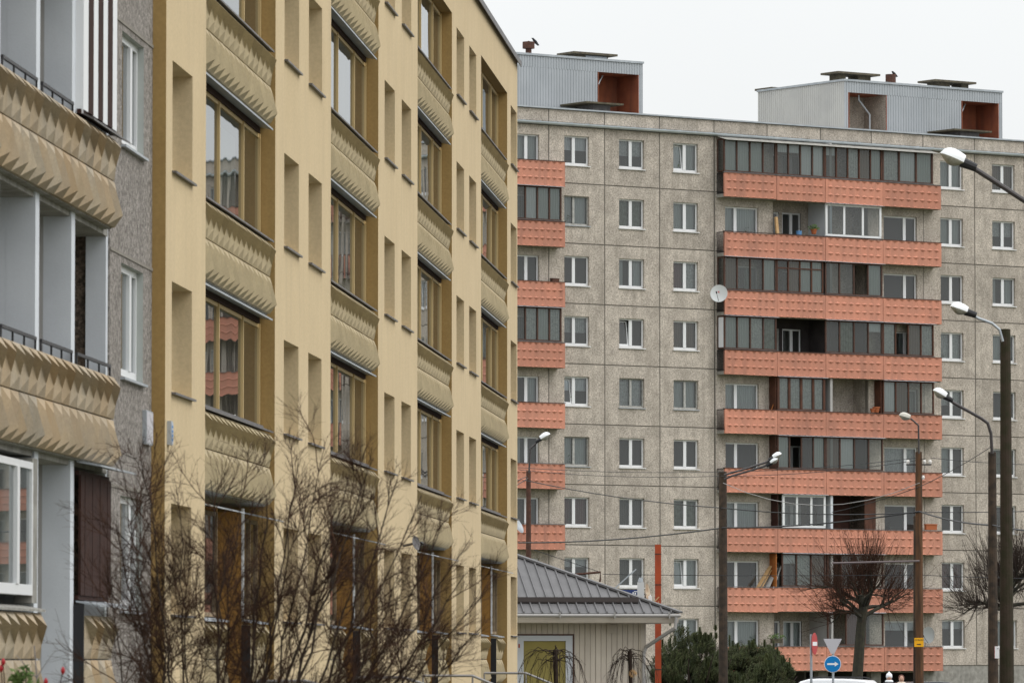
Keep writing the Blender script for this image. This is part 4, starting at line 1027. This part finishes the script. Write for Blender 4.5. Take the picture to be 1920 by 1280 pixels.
lamp('largest lamp at the top right whose pole stands outside the picture', 97, (1762, 287), (1806, 305), [(1833, 320), (1880, 350), (1960, 402), (1990, 430), (1998, 470)], 1998, 460, .12, POLEW, .045, .17)
lamp('lamp on the thickest dark mossy pole at the right, second from top', 116, (1781, 574), (1813, 585), [(1835, 597), (1860, 606), (1874, 618), (1880, 640)], 1888, 615, .105, POLEM, .03, .15, arm_m=ZINC, rb=.155)
lamp('lamp on a long curved dark arm left of the thickest pole', 142, (1749, 731), (1773, 744), [(1788, 755), (1840, 784), (1852, 793), (1858, 812), (1860, 850)], 1862, 846, .10, POLEW, .04, .14, rb=.14)
t, dbase, dtop = lamp('older dull lamp on the orange-brown wooden pole that carries the yellow sign', 160, (1685, 778), (1706, 784), [(1712, 788), (1722, 797), (1723, 850)], 1724, 846, .095, POLEO, .025, .14, old=True, rb=.125)
lamp('twin white lamps on two arms reaching right from a brown pole', 170, (1466, 850), (1450, 858), [(1437, 866), (1400, 878), (1372, 886), (1358, 890)], 1356, 884, .12, POLEW, .03, .13, second=((1460, 859), (1445, 868), [(1432, 874), (1400, 884), (1372, 892), (1358, 898)]), rb=.145)
lamp('lamp with a rusty pole rising behind the metal roof', 190, (1032, 813), (1014, 823), [(1008, 828), (994, 841), (993, 862), (992, 886)], 991, 882, .08, RUST, .03, .12, rb=.11)
# pole hardware
def rel(px, py, Z, b): return W(px, py, Z) - b
hw = MB(); hw.box(-.35, .36, -.03, .03, dtop - .38, dtop - .34)
pt = bpy.data.objects.new
t_d = t
hw.build('crossarm', ARMM, t_d)
for (x, z) in ((-.3, dtop - .34), (.16, dtop - .34), (.32, dtop - .34), (.12, dtop - .78)):
    q = MB(); q.tube([(x, -.02, z), (x, -.02, z + .06), (x, -.02, z + .12)], [.03, .05, .03], 8); q.build('insulator', CER, t_d)
q = MB(); a = rel(1560, 1055, 160, dbase); b = rel(1724, 1051, 160, dbase); q.tube([a, b], .03, 6); q.build('long_bracket', mat('bracket_grey', (.16, .13, .13), .6), t_d)
# second strut of the wooden pole (paired dark pole beside it)
q = MB(); q.tube([(-.11, .08, 0), (-.09, .05, dtop - 1.8)], [.07, .06], 8); q.build('support_strut', POLEW, t_d)
# yellow sign
FONTOBJ = []
def text_mesh(s, size, m, name, parent, loc, rot=(math.pi / 2, 0, 0), align='CENTER'):
    cu = bpy.data.curves.new(name, 'FONT'); cu.body = s; cu.size = size; cu.align_x = align; cu.extrude = .001
    tmp = bpy.data.objects.new('tmp', cu); COL.objects.link(tmp); dg = bpy.context.evaluated_depsgraph_get(); dg.update()
    me = bpy.data.meshes.new_from_object(tmp.evaluated_get(dg)); bpy.data.objects.remove(tmp); me.materials.clear(); me.materials.append(m)
    o = bpy.data.objects.new(name, me); COL.objects.link(o); o.parent = parent; o.location = loc; o.rotation_euler = rot; return o
P = W(1723, 1203, 159.7); t = thing('yellow_sign', 'small yellow sign with dark lettering and arrow on the orange-brown wooden pole', 'sign', P)
q = MB(); q.box(-.13, .13, -.02, 0, -.13, .12); q.build('board', SYEL, t)
text_mesh('LOMBARD', .062, SBLK, 'lettering', t, (0, -.022, .04))
q = MB(); y = -.023; q.box(-.06, .02, y - .001, y, -.075, -.05); q.add([(.02, y, -.09), (.065, y, -.062), (.02, y, -.035)], [(0, 1, 2)]); q.build('arrow', SBLK, t)
P = W(1869, 1222, 141.6); t = thing('paper_notice', 'white paper notice with red edge taped to the brown lamp pole', 'notice', P); q = MB(); q.box(-.05, .06, -.01, 0, -.15, .15); q.build('sheet', SWHITE, t); q = MB(); q.box(-.056, -.05, -.012, 0, -.15, .15); q.build('edge', SRED, t)
q = MB(); q.box(.0, .05, -.013, -.0105, .08, .11); q.build('print', SGREY, t)
# cables
def cable(label, pts, Z, r=.012, m=None, sag=0):
    P = [W(*p, Z if not isinstance(Z, (list, tuple)) else Z[i]) for i, p in enumerate(pts)]
    out = []
    for i in range(len(P) - 1):
        for k in range(8):
            u = k / 8; p = P[i].lerp(P[i + 1], u); p.z -= sag * 4 * u * (1 - u); out.append(p - P[0])
    out.append(P[-1] - P[0])
    q = MB(); q.tube(out, r, 5); o = q.build('overhead_cable', m or BLACK, None, P[0]); o['label'] = label; o['category'] = 'cable'; o['group'] = 'overhead cables'
cable('upper thick cable from the rusty lamp pole to the yellow-sign pole', [(985, 900), (1356, 952), (1724, 960)], [190, 170, 160], .016, sag=.12)
cable('lower thick cable crossing from the yellow building to the yellow-sign pole', [(972, 1017), (1356, 989), (1724, 958)], [190, 170, 160], .022, sag=.12)
cable('thick cable dropping right of the yellow-sign pole', [(1724, 958), (1862, 984), (2000, 992)], [160, 142, 130], .022, sag=.08)
cable('thin cable level with the upper thick one right of the yellow-sign pole', [(1724, 960), (2000, 956)], [160, 150], .012, sag=.02)
cable('thin wire nearly level above the twin lamp pole arm', [(972, 876), (1356, 884), (1718, 858)], [190, 170, 160], .009, sag=.08)
cable('thin wire just under the topmost thin wire', [(972, 880), (1356, 892), (1735, 860)], [190, 170, 160], .009, sag=.12)
cable('thin wire from the insulators of the yellow-sign pole to the right edge', [(1745, 858), (2000, 872)], [160, 150], .009, sag=.05)
cable('thin slack wire between the twin lamp pole and the yellow-sign pole', [(1356, 905), (1724, 905)], [170, 160], .010, GUTW, sag=.65)
cable('diagonal wire from the curved-arm lamp down to the left', [(1857, 838), (1724, 912), (1560, 960)], [142, 160, 165], .010, sag=.05)
cable('thin low wire above the metal roof crossing to the linden tree', [(1130, 1076), (1724, 1077), (2000, 1084)], [165, 165, 160], .009, sag=.03)
cable('short slack wire left of the rusty lamp pole', [(960, 905), (988, 893)], [188, 190], .014)
cable('second short wire left of the rusty lamp pole', [(960, 915), (990, 896)], [188, 190], .014)
for (px, py) in ((1003 + 350, 916),):
    pass

# ================================================================ bare trees
def limb(mb, p, d, ln, r0, r1, seg, wob, grav, rr, sides=5):
    pts = [p.copy()]; rad = [r0]; d = d.normalized()
    for i in range(seg):
        d = (d + vrand(rr) * wob + Vector((0, 0, grav))).normalized(); p = p + d * (ln / seg); pts.append(p.copy()); rad.append(r0 + (r1 - r0) * (i + 1) / seg)
    mb.tube(pts, rad, sides, cap=False); return pts, d
def twigs(mb, pts, rr, n, ln, r, spread=.8, grav=.05, depth=1, frm=.25):
    k = len(pts) - 1
    for i in range(n):
        u = (frm + (1 - frm) * rr.random()) * k; a = min(int(u), k - 1); p = pts[a].lerp(pts[a + 1], u - a)
        d0 = (pts[a + 1] - pts[a]).normalized(); d = (d0 + vrand(rr) * spread).normalized()
        l = ln * rr.uniform(.45, 1.1) * (1 - .4 * u / k)
        q, _ = limb(mb, p, d, l, r, r * .45, 3, .22, grav, rr, 3)
        if depth > 1: twigs(mb, q, rr, max(2, int(n * .42)), ln * .5, r * .62, spread * 1.0, grav, depth - 1, .15)
# near shrub
BZ0 = 50.0
sb = W(430, 1235, BZ0); sb.z = 0
sh = thing('bare_shrub', 'large leafless shrub with dark twigs in front of the yellow and grey facades', 'shrub', sb)
rr = random.Random(11)
crown = MB()
tips = [(225, 835), (262, 800), (330, 880), (300, 930), (218, 960), (205, 1010), (395, 870), (455, 850), (500, 900), (560, 830), (610, 800), (655, 860), (700, 830), (745, 870),
        (790, 900), (830, 950), (880, 985), (870, 1050), (895, 1090), (820, 1130), (760, 1020), (640, 960), (540, 960), (350, 980), (420, 1010), (285, 1080), (700, 1180), (600, 1080), (690, 960), (850, 1190)]
for i, (tx, ty) in enumerate(tips):
    bx = 350 + (tx - 200) / 700 * 110 + rr.uniform(-35, 35); ty += 28
    dz = rr.uniform(-.9, .9)
    p0 = W(bx, 1235, BZ0 + dz * .4) - sb; p0.z = 0
    p3 = W(tx, ty, BZ0 + dz) - sb
    hz = p3.z
    p1 = p0 + Vector(((p3.x - p0.x) * .34, dz * .1, hz * .36))
    p2 = p0 + Vector(((p3.x - p0.x) * .74, dz * .2, hz * .68)) + vrand(rr) * .08
    pts = []
    for k in range(15):
        u = k / 14; c = p0 * (1 - u) ** 3 + p1 * 3 * u * (1 - u) ** 2 + p2 * 3 * u * u * (1 - u) + p3 * u ** 3
        pts.append(c + vrand(rr) * .03 * (1 if 0 < k < 14 else 0))
    r0 = rr.uniform(.014, .030)
    m = MB(); m.tube(pts, [r0 * (1 - k / 14 * .82) for k in range(15)], 6); m.build('stem', BARK, sh)
    # side branches
    for j in range(13):
        u = rr.uniform(.38, .97); a = int(u * 14); a = min(a, 13); d0 = (pts[a + 1] - pts[a]).normalized()
        sgn = -1 if rr.random() < .5 else 1
        d = (d0 + Vector((sgn * rr.uniform(.3, 1.0), rr.uniform(-.7, .7), rr.uniform(-.2, .5)))).normalized()
        L0 = rr.uniform(.35, .95) * (1.15 - .5 * u)
        rb = r0 * (1 - u * .8) * .5
        br, _ = limb(crown, pts[a], d, L0, max(rb, .005), .003, 6, .24, .02, rr, 4)
        twigs(crown, br, rr, 11, .42, .0026, .75, .03, 2)
    twigs(crown, pts[8:], rr, 11, .40, .003, .7, .04, 2)
crown.build('twigs', BARKR, sh, kind='stuff')
# small twiggy plant and rose hips at the lower left
P = W(88, 1235, 47); P.z = 0
t = thing('bare_sapling', 'thin bare sapling in front of the white wall at the lower left', 'sapling', P); m = MB(); rr = random.Random(3)
p, _ = limb(m, Vector((0, 0, 0)), Vector((0, 0, 1)), 2.42, .012, .005, 9, .03, 0, rr, 5)
for (h, dx) in ((6, .35), (7, -.4), (7, .3), (8, -.25), (5, .3), (8, .2)): limb(m, p[h], Vector((dx, .1, .3 if h != 6 else .3)), .28, .005, .002, 4, .12, .0, rr, 4)
m.build('stem', mat('grey_twig', (.16, .15, .15), .8), t)
P = W(30, 1235, 47); P.z = 0
t = thing('rose_bush', 'rose bush with red hips and a few leaves in the bottom left corner', 'rose bush', P); m = MB()
hips = [(2, 1252), (86, 1277), (6, 1240), (118, 1256), (60, 1290)]
for (x, y) in hips + [(35, 1255), (50, 1250)]:
    e = W(x, y, 47) - P; mid = Vector((e.x * .5, .1, e.z * .6)); m.tube([Vector((0, 0, 0)), mid, e], [.01, .007, .004], 4)
m.build('stems', BARK, t)
for (x, y) in hips:
    e = W(x, y, 47) - P; m = MB(); m.smooth = True; m.tube([e + Vector((0, 0, -.035)), e + Vector((0, 0, -.02)), e, e + Vector((0, 0, .02)), e + Vector((0, 0, .032))], [.003, .014, .019, .013, .003], 8); m.build('rose_hip', ROSE, t)
m = MB(); rr = random.Random(5)
for k in range(60):
    x, y = rr.choice([(35, 1262), (50, 1255), (30, 1272), (60, 1275)]); p = W(x + rr.uniform(-12, 12), y + rr.uniform(-10, 14), 47) - P; d = vrand(rr).normalized() * .045; e = d.orthogonal().normalized() * .016
    m.quad(p - d, p - e, p + d, p + e)
m.build('leaves', LEAF, t, kind='stuff')

def linden(px, Z, label, fork_py, scale, seed, lean=0):
    base = W(px, 1235, Z); base.z = 0; rr = random.Random(seed)
    t = thing('linden_tree', label, 'tree', base, 0, 'pollarded linden trees'); zf = W(px, fork_py, Z).z
    m = MB(); top = Vector((lean, 0, zf)); m.tube([(0, 0, 0), (lean * .1, 0, zf * .4), (lean * .6, 0, zf * .8), top], [.24 * scale, .2 * scale, .175 * scale, .17 * scale], 10); m.build('trunk', BARKD, t)
    tw = MB()
    lb = MB()
    for k in range(13):
        a = 2 * math.pi * k / 13 * 1.0 + rr.uniform(-.25, .25); cen = k % 4 == 0
        el = 2.2 if cen else rr.uniform(-.05, .85)
        d = Vector((math.cos(a), math.sin(a), el)); ln = (rr.uniform(.7, 1.1) if cen else rr.uniform(1.1, 1.8)) * scale
        p, dd = limb(lb, top - Vector((0, 0, rr.uniform(-.1, .45))), d, ln, .085 * scale, .035 * scale, 6, .2, .03, rr, 7)
        for j in range(3):
            q, _ = limb(lb, p[rr.choice([3, 4, 5])], dd + vrand(rr) * .9, rr.uniform(.3, .75) * scale, .038 * scale, .022 * scale, 3, .22, .04, rr, 6)
            for s in range(19):
                o = q[-1]; out = Vector((o.x - top.x, o.y - top.y, 0)) * (.3 if cen else .55)
                up = rr.uniform(.8, 1.8) if cen else rr.choice([rr.uniform(.3, 1.5), rr.uniform(-.45, .5)])
                d3 = (out + Vector((rr.uniform(-.6, .6), rr.uniform(-.6, .6), up))).normalized()
                z, _ = limb(tw, q[rr.choice([1, 2, 3])], d3, rr.uniform(.6, 2.1 if d3.z > .5 else 1.3) * scale, .010, .003, 6, .11, .04, rr, 3)
                twigs(tw, z, rr, 5, .42, .0035, .55, .05, 1)
    lb.build('limbs', BARKD, t)
    tw.build('twigs', BARKR if seed % 2 else BARK, t, kind='stuff')
linden(1606, 200, 'pollarded bare linden with upright shoots between the blue arrow sign and the yellow-sign pole', 1135, 1.0, 21, .25)
linden(1884, 190, 'pollarded bare linden half hidden behind the thick dark poles at the right', 1120, .95, 22)

def weeping(px, top_py, Z, wpx, label, seed, name='weeping_tree'):
    base = W(px, 1235, Z); base.z = 0; rr = random.Random(seed); t = thing(name, label, 'tree', base, 0, 'small weeping trees'); zt = W(px, top_py, Z).z
    m = MB(); m.tube([(0, 0, 0), (.03, 0, zt * .5), (0, 0, zt - .12)], [.05, .045, .05], 7); m.build('trunk', BARK, t)
    tw = MB(); hwid = wpx * Z / F / 2
    for k in range(24):
        a = rr.uniform(0, 6.283); rad = hwid * rr.uniform(.5, 1.1); h = rr.uniform(.05, .22)
        o = Vector((0, 0, zt - .12 - rr.uniform(0, .25))); d = Vector((math.cos(a), math.sin(a), 0)); pts = []
        drop = rr.uniform(.6, 1.6)
        for i in range(11):
            u = i / 10; pts.append(o + d * rad * (1 - (1 - u) ** 1.7) + Vector((0, 0, h * math.sin(u * 2.4) * 1.3 - drop * u ** 2.4)) + vrand(rr) * .03)
        tw.tube(pts, [.010 * (1 - .75 * i / 10) for i in range(11)], 4, cap=False)
        twigs(tw, pts, rr, 6, .40, .003, .55, -.28, 2, .3)
    tw.build('drooping_twigs', BARK, t, kind='stuff')
weeping(1181, 1210, 130, 115, 'small weeping tree before the cream siding, under the red pole', 4)
weeping(1041, 1206, 112, 150, 'larger weeping tree before the mustard window of the small house', 9)
P = W(1187, 1262, 129.6); t = thing('bird_nest', 'small straw-coloured nest ball on the trunk of the weeping tree by the siding', 'nest', P); m = MB(); rr = random.Random(2)
for k in range(60):
    d = vrand(rr).normalized() * .07; e = d.cross(vrand(rr)).normalized() * .07; m.bar(d, d + e, .008)
m.build('straw', PINE, t)

# mountain pines
def pine(cx, Z, top_py, wpx, label, seed, dens):
    base = W(cx, 1235, Z); base.z = 0; rr = random.Random(seed); t = thing('mountain_pine', label, 'shrub', base, 0, 'dwarf mountain pines'); H = W(cx, top_py, Z).z; Rr = wpx * Z / F / 2
    st = MB(); nd = MB(); nd2 = MB()
    lumps = [(Vector((rr.uniform(-.85, .85) * Rr, rr.uniform(-.7, .7) * Rr, H * rr.uniform(.3, .86))), rr.uniform(.18, .5)) for _ in range(34)]
    for k in range(14):
        d = Vector((rr.uniform(-.8, .8), rr.uniform(-.8, .8), 1)); limb(st, Vector((rr.uniform(-.3, .3), rr.uniform(-.3, .3), 0)), d, H * .8, .05, .015, 6, .1, .03, rr, 5)
    for k in range(dens):
        c, r_ = rr.choice(lumps); n = vrand(rr).normalized(); n.z = abs(n.z) * 1.0 - .25
        p = c + Vector((n.x, n.y, n.z)) * r_ * rr.uniform(.75, 1.12) * 1.25
        e = math.sqrt((p.x / Rr) ** 2 + (p.y / Rr) ** 2)
        if e > 1.05 or p.z > H * (1.02 - .35 * e * e) or p.z < .1: continue
        ax = (Vector((n.x * .5, n.y * .5, .9)) + vrand(rr) * .35).normalized(); L_ = rr.uniform(.10, .22)
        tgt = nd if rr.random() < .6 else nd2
        u = ax.orthogonal().normalized(); v = ax.cross(u)
        for s in range(7):
            a = s * .9; q0 = p + ax * L_ * s / 7; dd = (u * math.cos(a * 2.4) + v * math.sin(a * 2.4)) * .55 + ax * .8; dd = dd.normalized() * .085; ww = dd.cross(ax).normalized() * .011
            tgt.tri(q0 - ww, q0 + ww, q0 + dd)
    # leader shoots at the top
    for k in range(60):
        c, r_ = rr.choice(lumps); p = c + Vector((rr.uniform(-.5, .5) * r_, rr.uniform(-.5, .5) * r_, r_ * 1.0)); L_ = rr.uniform(.15, .4)
        if p.z > H or math.hypot(p.x, p.y) > Rr: continue
        for s in range(60):
            u_ = s / 60; a = s * 2.4; q0 = p + Vector((0, 0, L_ * u_)); dd = Vector((math.cos(a), math.sin(a), .9)).normalized() * (.12 * (1 - .4 * u_)); nd.tri(q0 - Vector((.012, 0, 0)), q0 + Vector((.012, 0, 0)), q0 + dd)
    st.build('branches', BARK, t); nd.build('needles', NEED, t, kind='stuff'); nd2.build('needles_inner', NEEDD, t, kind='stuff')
pine(1290, 172, 1170, 130, 'tall dark mountain pine against the right end of the small house', 5, 14000)
pine(1400, 178, 1200, 170, 'broad dark mountain pine around the foot of the twin lamp pole', 6, 17000)
pine(1440, 168, 1238, 120, 'lower mountain pine in front at the left of the white car', 8, 9000)

# ================================================================ signs
def sign_post(px, Z, top_py, label, fn, r=.035):
    b = W(px, 1235, Z); b.z = 0; t = thing('traffic_sign', label, 'traffic sign', b); q = MB(); q.tube([(0, 0, 0), (0, 0, W(px, top_py, Z).z)], r, 8); q.build('post', ZINC, t); fn(t, b); return t
def disc(t, c, r, m, y=0, name='plate', n=32, rz=0, th=.006):
    q = MB(); vs = [Vector((math.cos(2 * math.pi * k / n) * r, -th, math.sin(2 * math.pi * k / n) * r)) for k in range(n)] + [Vector((math.cos(2 * math.pi * k / n) * r, 0, math.sin(2 * math.pi * k / n) * r)) for k in range(n)]
    q.add(vs, [tuple(range(n)), tuple(reversed(range(n, 2 * n)))] + [(k, n + k, n + (k + 1) % n, (k + 1) % n) for k in range(n)])
    M = Matrix.Rotation(rz, 4, 'Z'); q.v = [tuple(M @ (Vector(v) + Vector((0, y, 0))) + c) for v in q.v]; return q.build(name, m, t)
def f1(t, b):
    c = W(1524, 1206, 160) - b; rz = math.radians(72)
    disc(t, c, .31, SRED, -.05, 'plate', rz=rz); q = MB(); q.box(-.24, .24, -.062, -.0565, -.055, .055)
    M = Matrix.Rotation(rz, 4, 'Z'); q.v = [tuple(M @ Vector(v) + c) for v in q.v]; q.build('white_bar', SWHITE, t)
sign_post(1521, 160, 1188, 'red no-entry sign turned almost edge-on on a grey post', f1)
def f2(t, b):
    c = W(1561, 1244, 165) - b; disc(t, c, .245, SWHITE, -.05, 'rim'); disc(t, c, .228, SBLUE, -.0575, 'plate')
    q = MB(); y = -.0655; q.box(-.16, .06, y, y + .001, -.025, .025); q.add([(.06, y, -.07), (.17, y, 0), (.06, y, .07)], [(0, 1, 2)]); q.v = [tuple(Vector(v) + c) for v in q.v]; q.build('arrow', SWHITE, t)
    c = W(1561, 1209, 165) - b; q = MB(); q.add([(-.27, -.04, .19), (.27, -.04, .19), (.05, -.04, -.24), (-.05, -.04, -.24), (-.27, -.03, .19), (.27, -.03, .19), (.05, -.03, -.24), (-.05, -.03, -.24)], [(3, 2, 1, 0)[::-1], (4, 7, 6, 5)[::-1], (0, 1, 5, 4), (1, 2, 6, 5), (2, 3, 7, 6), (3, 0, 4, 7)])
    q.v = [tuple(Vector(v) + c) for v in q.v]; q.build('triangle_back', SGREY, t)
sign_post(1562, 165, 1198, 'round blue sign with white arrow below the grey back of a triangular sign', f2)

# ================================================================ cars and people
def car(px, Z, label, paint, roofz, L_=4.5, Wd=1.8, rz=0, rails=True):
    b = W(px, 1235, Z); b.z = 0.01; t = thing('parked_car', label, 'car', b, rz)
    def sect(pr, hw, m, name, zs=1):
        q = MB(); n = len(pr); vs = [(x, -hw * (1 if z < .95 else 1 - .14 * (z - .95) / (roofz - .95)), z) for x, z in pr] + [(x, hw * (1 if z < .95 else 1 - .14 * (z - .95) / (roofz - .95)), z) for x, z in pr]
        q.add(vs, [tuple(range(n)), tuple(reversed(range(n, 2 * n)))] + [(k, n + k, n + (k + 1) % n, (k + 1) % n) for k in range(n)]); return q.build(name, m, t)
    h = L_ / 2
    body = [(-h, .35), (-h, .8), (-h + .1, .98), (-h * .85, roofz - .25), (-h * .75, roofz - .06), (-h * .4, roofz - .01), (0, roofz), (h * .15, roofz - .02), (h * .28, roofz - .1), (h * .55, 1.02), (h * .95, .88), (h, .7), (h, .35)]
    o = sect(body, Wd / 2, paint, 'body'); md = o.modifiers.new('bevel', 'BEVEL'); md.width = .05; md.segments = 2
    for s in (-1, 1):
        q = MB(); y = s * (Wd / 2 - .07) + s * .02; q.add([(-h * .78, y * .99, 1.02), (h * .45, y * .99, 1.02), (h * .24, y * .93, roofz - .16), (-h * .72, y * .93, roofz - .16)], [(0, 1, 2, 3)]); q.build('side_window', CARG, t)
        for wx in (-h * .6, h * .62):
            q = MB(); q.tube([(wx, s * (Wd / 2 - .2), .32), (wx, s * (Wd / 2 + .01), .32)], .32, 18); wh = q.build('wheel', TYRE, t); q = MB(); q.tube([(wx, s * (Wd / 2 + .011), .32), (wx, s * (Wd / 2 + .02), .32)], .19, 12); q.build('rim', ZINC, wh)
        if rails:
            q = MB(); q.tube([(-h * .7, s * (Wd / 2 - .26), roofz - .0), (-h * .6, s * (Wd / 2 - .26), roofz + .045), (h * .05, s * (Wd / 2 - .26), roofz + .05), (h * .15, s * (Wd / 2 - .26), roofz + .0)], .02, 6); q.build('roof_rail', BLACK, t)
        q = MB(); q.box(h - .05, h + .01, s * .75 - .15, s * .75 + .15, .62, .78); q.build('headlight', CARG, t)
    q = MB(); q.add([(h * .56, -.68, 1.04), (h * .56, .68, 1.04), (h * .30, .6, roofz - .12), (h * .30, -.6, roofz - .12)], [(0, 1, 2, 3)]); q.v = [(x + .015, y, z + .015) for x, y, z in q.v]; q.build('windscreen', CARG, t)
car(1542, 195, 'white car with black roof rails, only its roof showing left of the linden trunk', CARW, 1.63, rz=math.radians(165), L_=4.4)
car(1752, 195, 'black car whose roof just shows at the foot of the orange-brown pole', CARD, 1.53, rz=math.radians(10), rails=False, L_=4.3)
def person(px, py_top, Z, label, coat, hair, hat, face=-1):
    b = W(px, 1235, Z); b.z = 0; H = W(px, py_top, Z).z; t = thing('person', label, 'person', b, math.radians(0 if face < 0 else 180)); s = H / 1.75
    V = [(0, 0, .98, .13), (0, 0, 1.2, .15), (0, 0, 1.42, .15), (0, 0, 1.53, .055), (-.19, 0, 1.42, .065), (-.26, 0, 1.14, .05), (-.24, -.12, .92, .04), (.19, 0, 1.42, .065), (.26, 0, 1.14, .05), (.24, -.12, .92, .04),
         (-.1, 0, .9, .1), (-.12, -.06, .48, .07), (-.12, .0, .08, .05), (.1, 0, .9, .1), (.12, .08, .48, .07), (.12, .12, .08, .05), (-.12, -.14, .04, .04), (.12, 0, .04, .04)]
    E_ = [(0, 1), (1, 2), (2, 3), (2, 4), (4, 5), (5, 6), (2, 7), (7, 8), (8, 9), (0, 10), (10, 11), (11, 12), (0, 13), (13, 14), (14, 15), (12, 16), (15, 17)]
    me = bpy.data.meshes.new('body'); me.from_pydata([(x * s, y * s, z * s) for x, y, z, r in V], E_, []); o = ob('body', me, t); me.materials.append(coat)
    md = o.modifiers.new('skin', 'SKIN'); 
    for i, v in enumerate(V): me.skin_vertices[0].data[i].radius = (v[3] * s, v[3] * s * .8); me.skin_vertices[0].data[i].use_root = (i == 0)
    sb_ = o.modifiers.new('sub', 'SUBSURF'); sb_.levels = 1; sb_.render_levels = 2
    def ell(c, rx, ry, rz_, m, name, cut=None):
        q = MB(); q.smooth = True; n1, n2 = 10, 14; vs = []
        for i in range(n1 + 1):
            th = math.pi * i / n1
            for j in range(n2):
                ph = 2 * math.pi * j / n2; vs.append(((c[0] + rx * math.sin(th) * math.cos(ph)) * s, (c[1] + ry * math.sin(th) * math.sin(ph)) * s, (c[2] + rz_ * math.cos(th)) * s))
        q.add(vs, [(i * n2 + j, (i + 1) * n2 + j, (i + 1) * n2 + (j + 1) % n2, i * n2 + (j + 1) % n2) for i in range(n1) for j in range(n2)]); q.build(name, m, t)
    ell((0, -.01, 1.63), .08, .095, .115, SKIN, 'head')
    q = MB(); q.tube([(0, -.1 * s, 1.64 * s), (0, -.125 * s, 1.61 * s)], [.008, .016], 6); q.build('nose', SKIN, t)
    if hat: ell((0, 0, 1.67), .1, .105, .11, hat, 'knitted_hat'); ell((0, .02, 1.78), .035, .035, .035, hat, 'bobble'); ell((0, 0, 1.51), .13, .12, .06, hat, 'scarf')
    else: ell((0, .025, 1.665), .1, .1, .105, hair, 'hair'); ell((0, 0, 1.50), .14, .12, .06, COATC, 'collar')
person(1667, 1262, 185, 'person in a white knitted hat and dark coat behind the parked cars', COATD, HAIR, HATW)
person(1690, 1265, 182, 'person with auburn hair and pale collar right of the white hat', COATC, HAIR, None)

# ================================================================ handrails in front of the entrances
def handrail(label, pts, Z):
    b = W(pts[0][0], 1235, Z); b.z = 0; t = thing('handrail', label, 'handrail', b, 0, 'handrails at the entrances')
    P = [W(x, y, Z) - b for x, y in pts]; P.append(P[-1] + (P[-1] - P[-2]).normalized() * 1.5)
    q = MB(); q.tube(P, .024, 8); q.build('rail', ZINCD if False else mat('handrail_steel', (.28, .27, .27), .4, metal=.4), t)
    for p in (P[0], P[1]):
        q = MB(); q.tube([p, Vector((p.x, p.y, .0))], .02, 6); q.build('post', mat('handrail_steel', (.3, .3, .3)), t)
handrail('handrail at the right corner of the yellow building before the mustard window', [(908, 1261), (986, 1261), (1020, 1275)], 118)
handrail('handrail before the third ochre bay', [(793, 1266), (886, 1266), (922, 1281)], 104)
handrail('handrail before the second ochre bay, behind the bare shrub', [(668, 1269), (755, 1269), (790, 1280)], 92)
handrail('handrail at the foot of the first ochre bay', [(480, 1277), (572, 1276), (592, 1281)], 80)
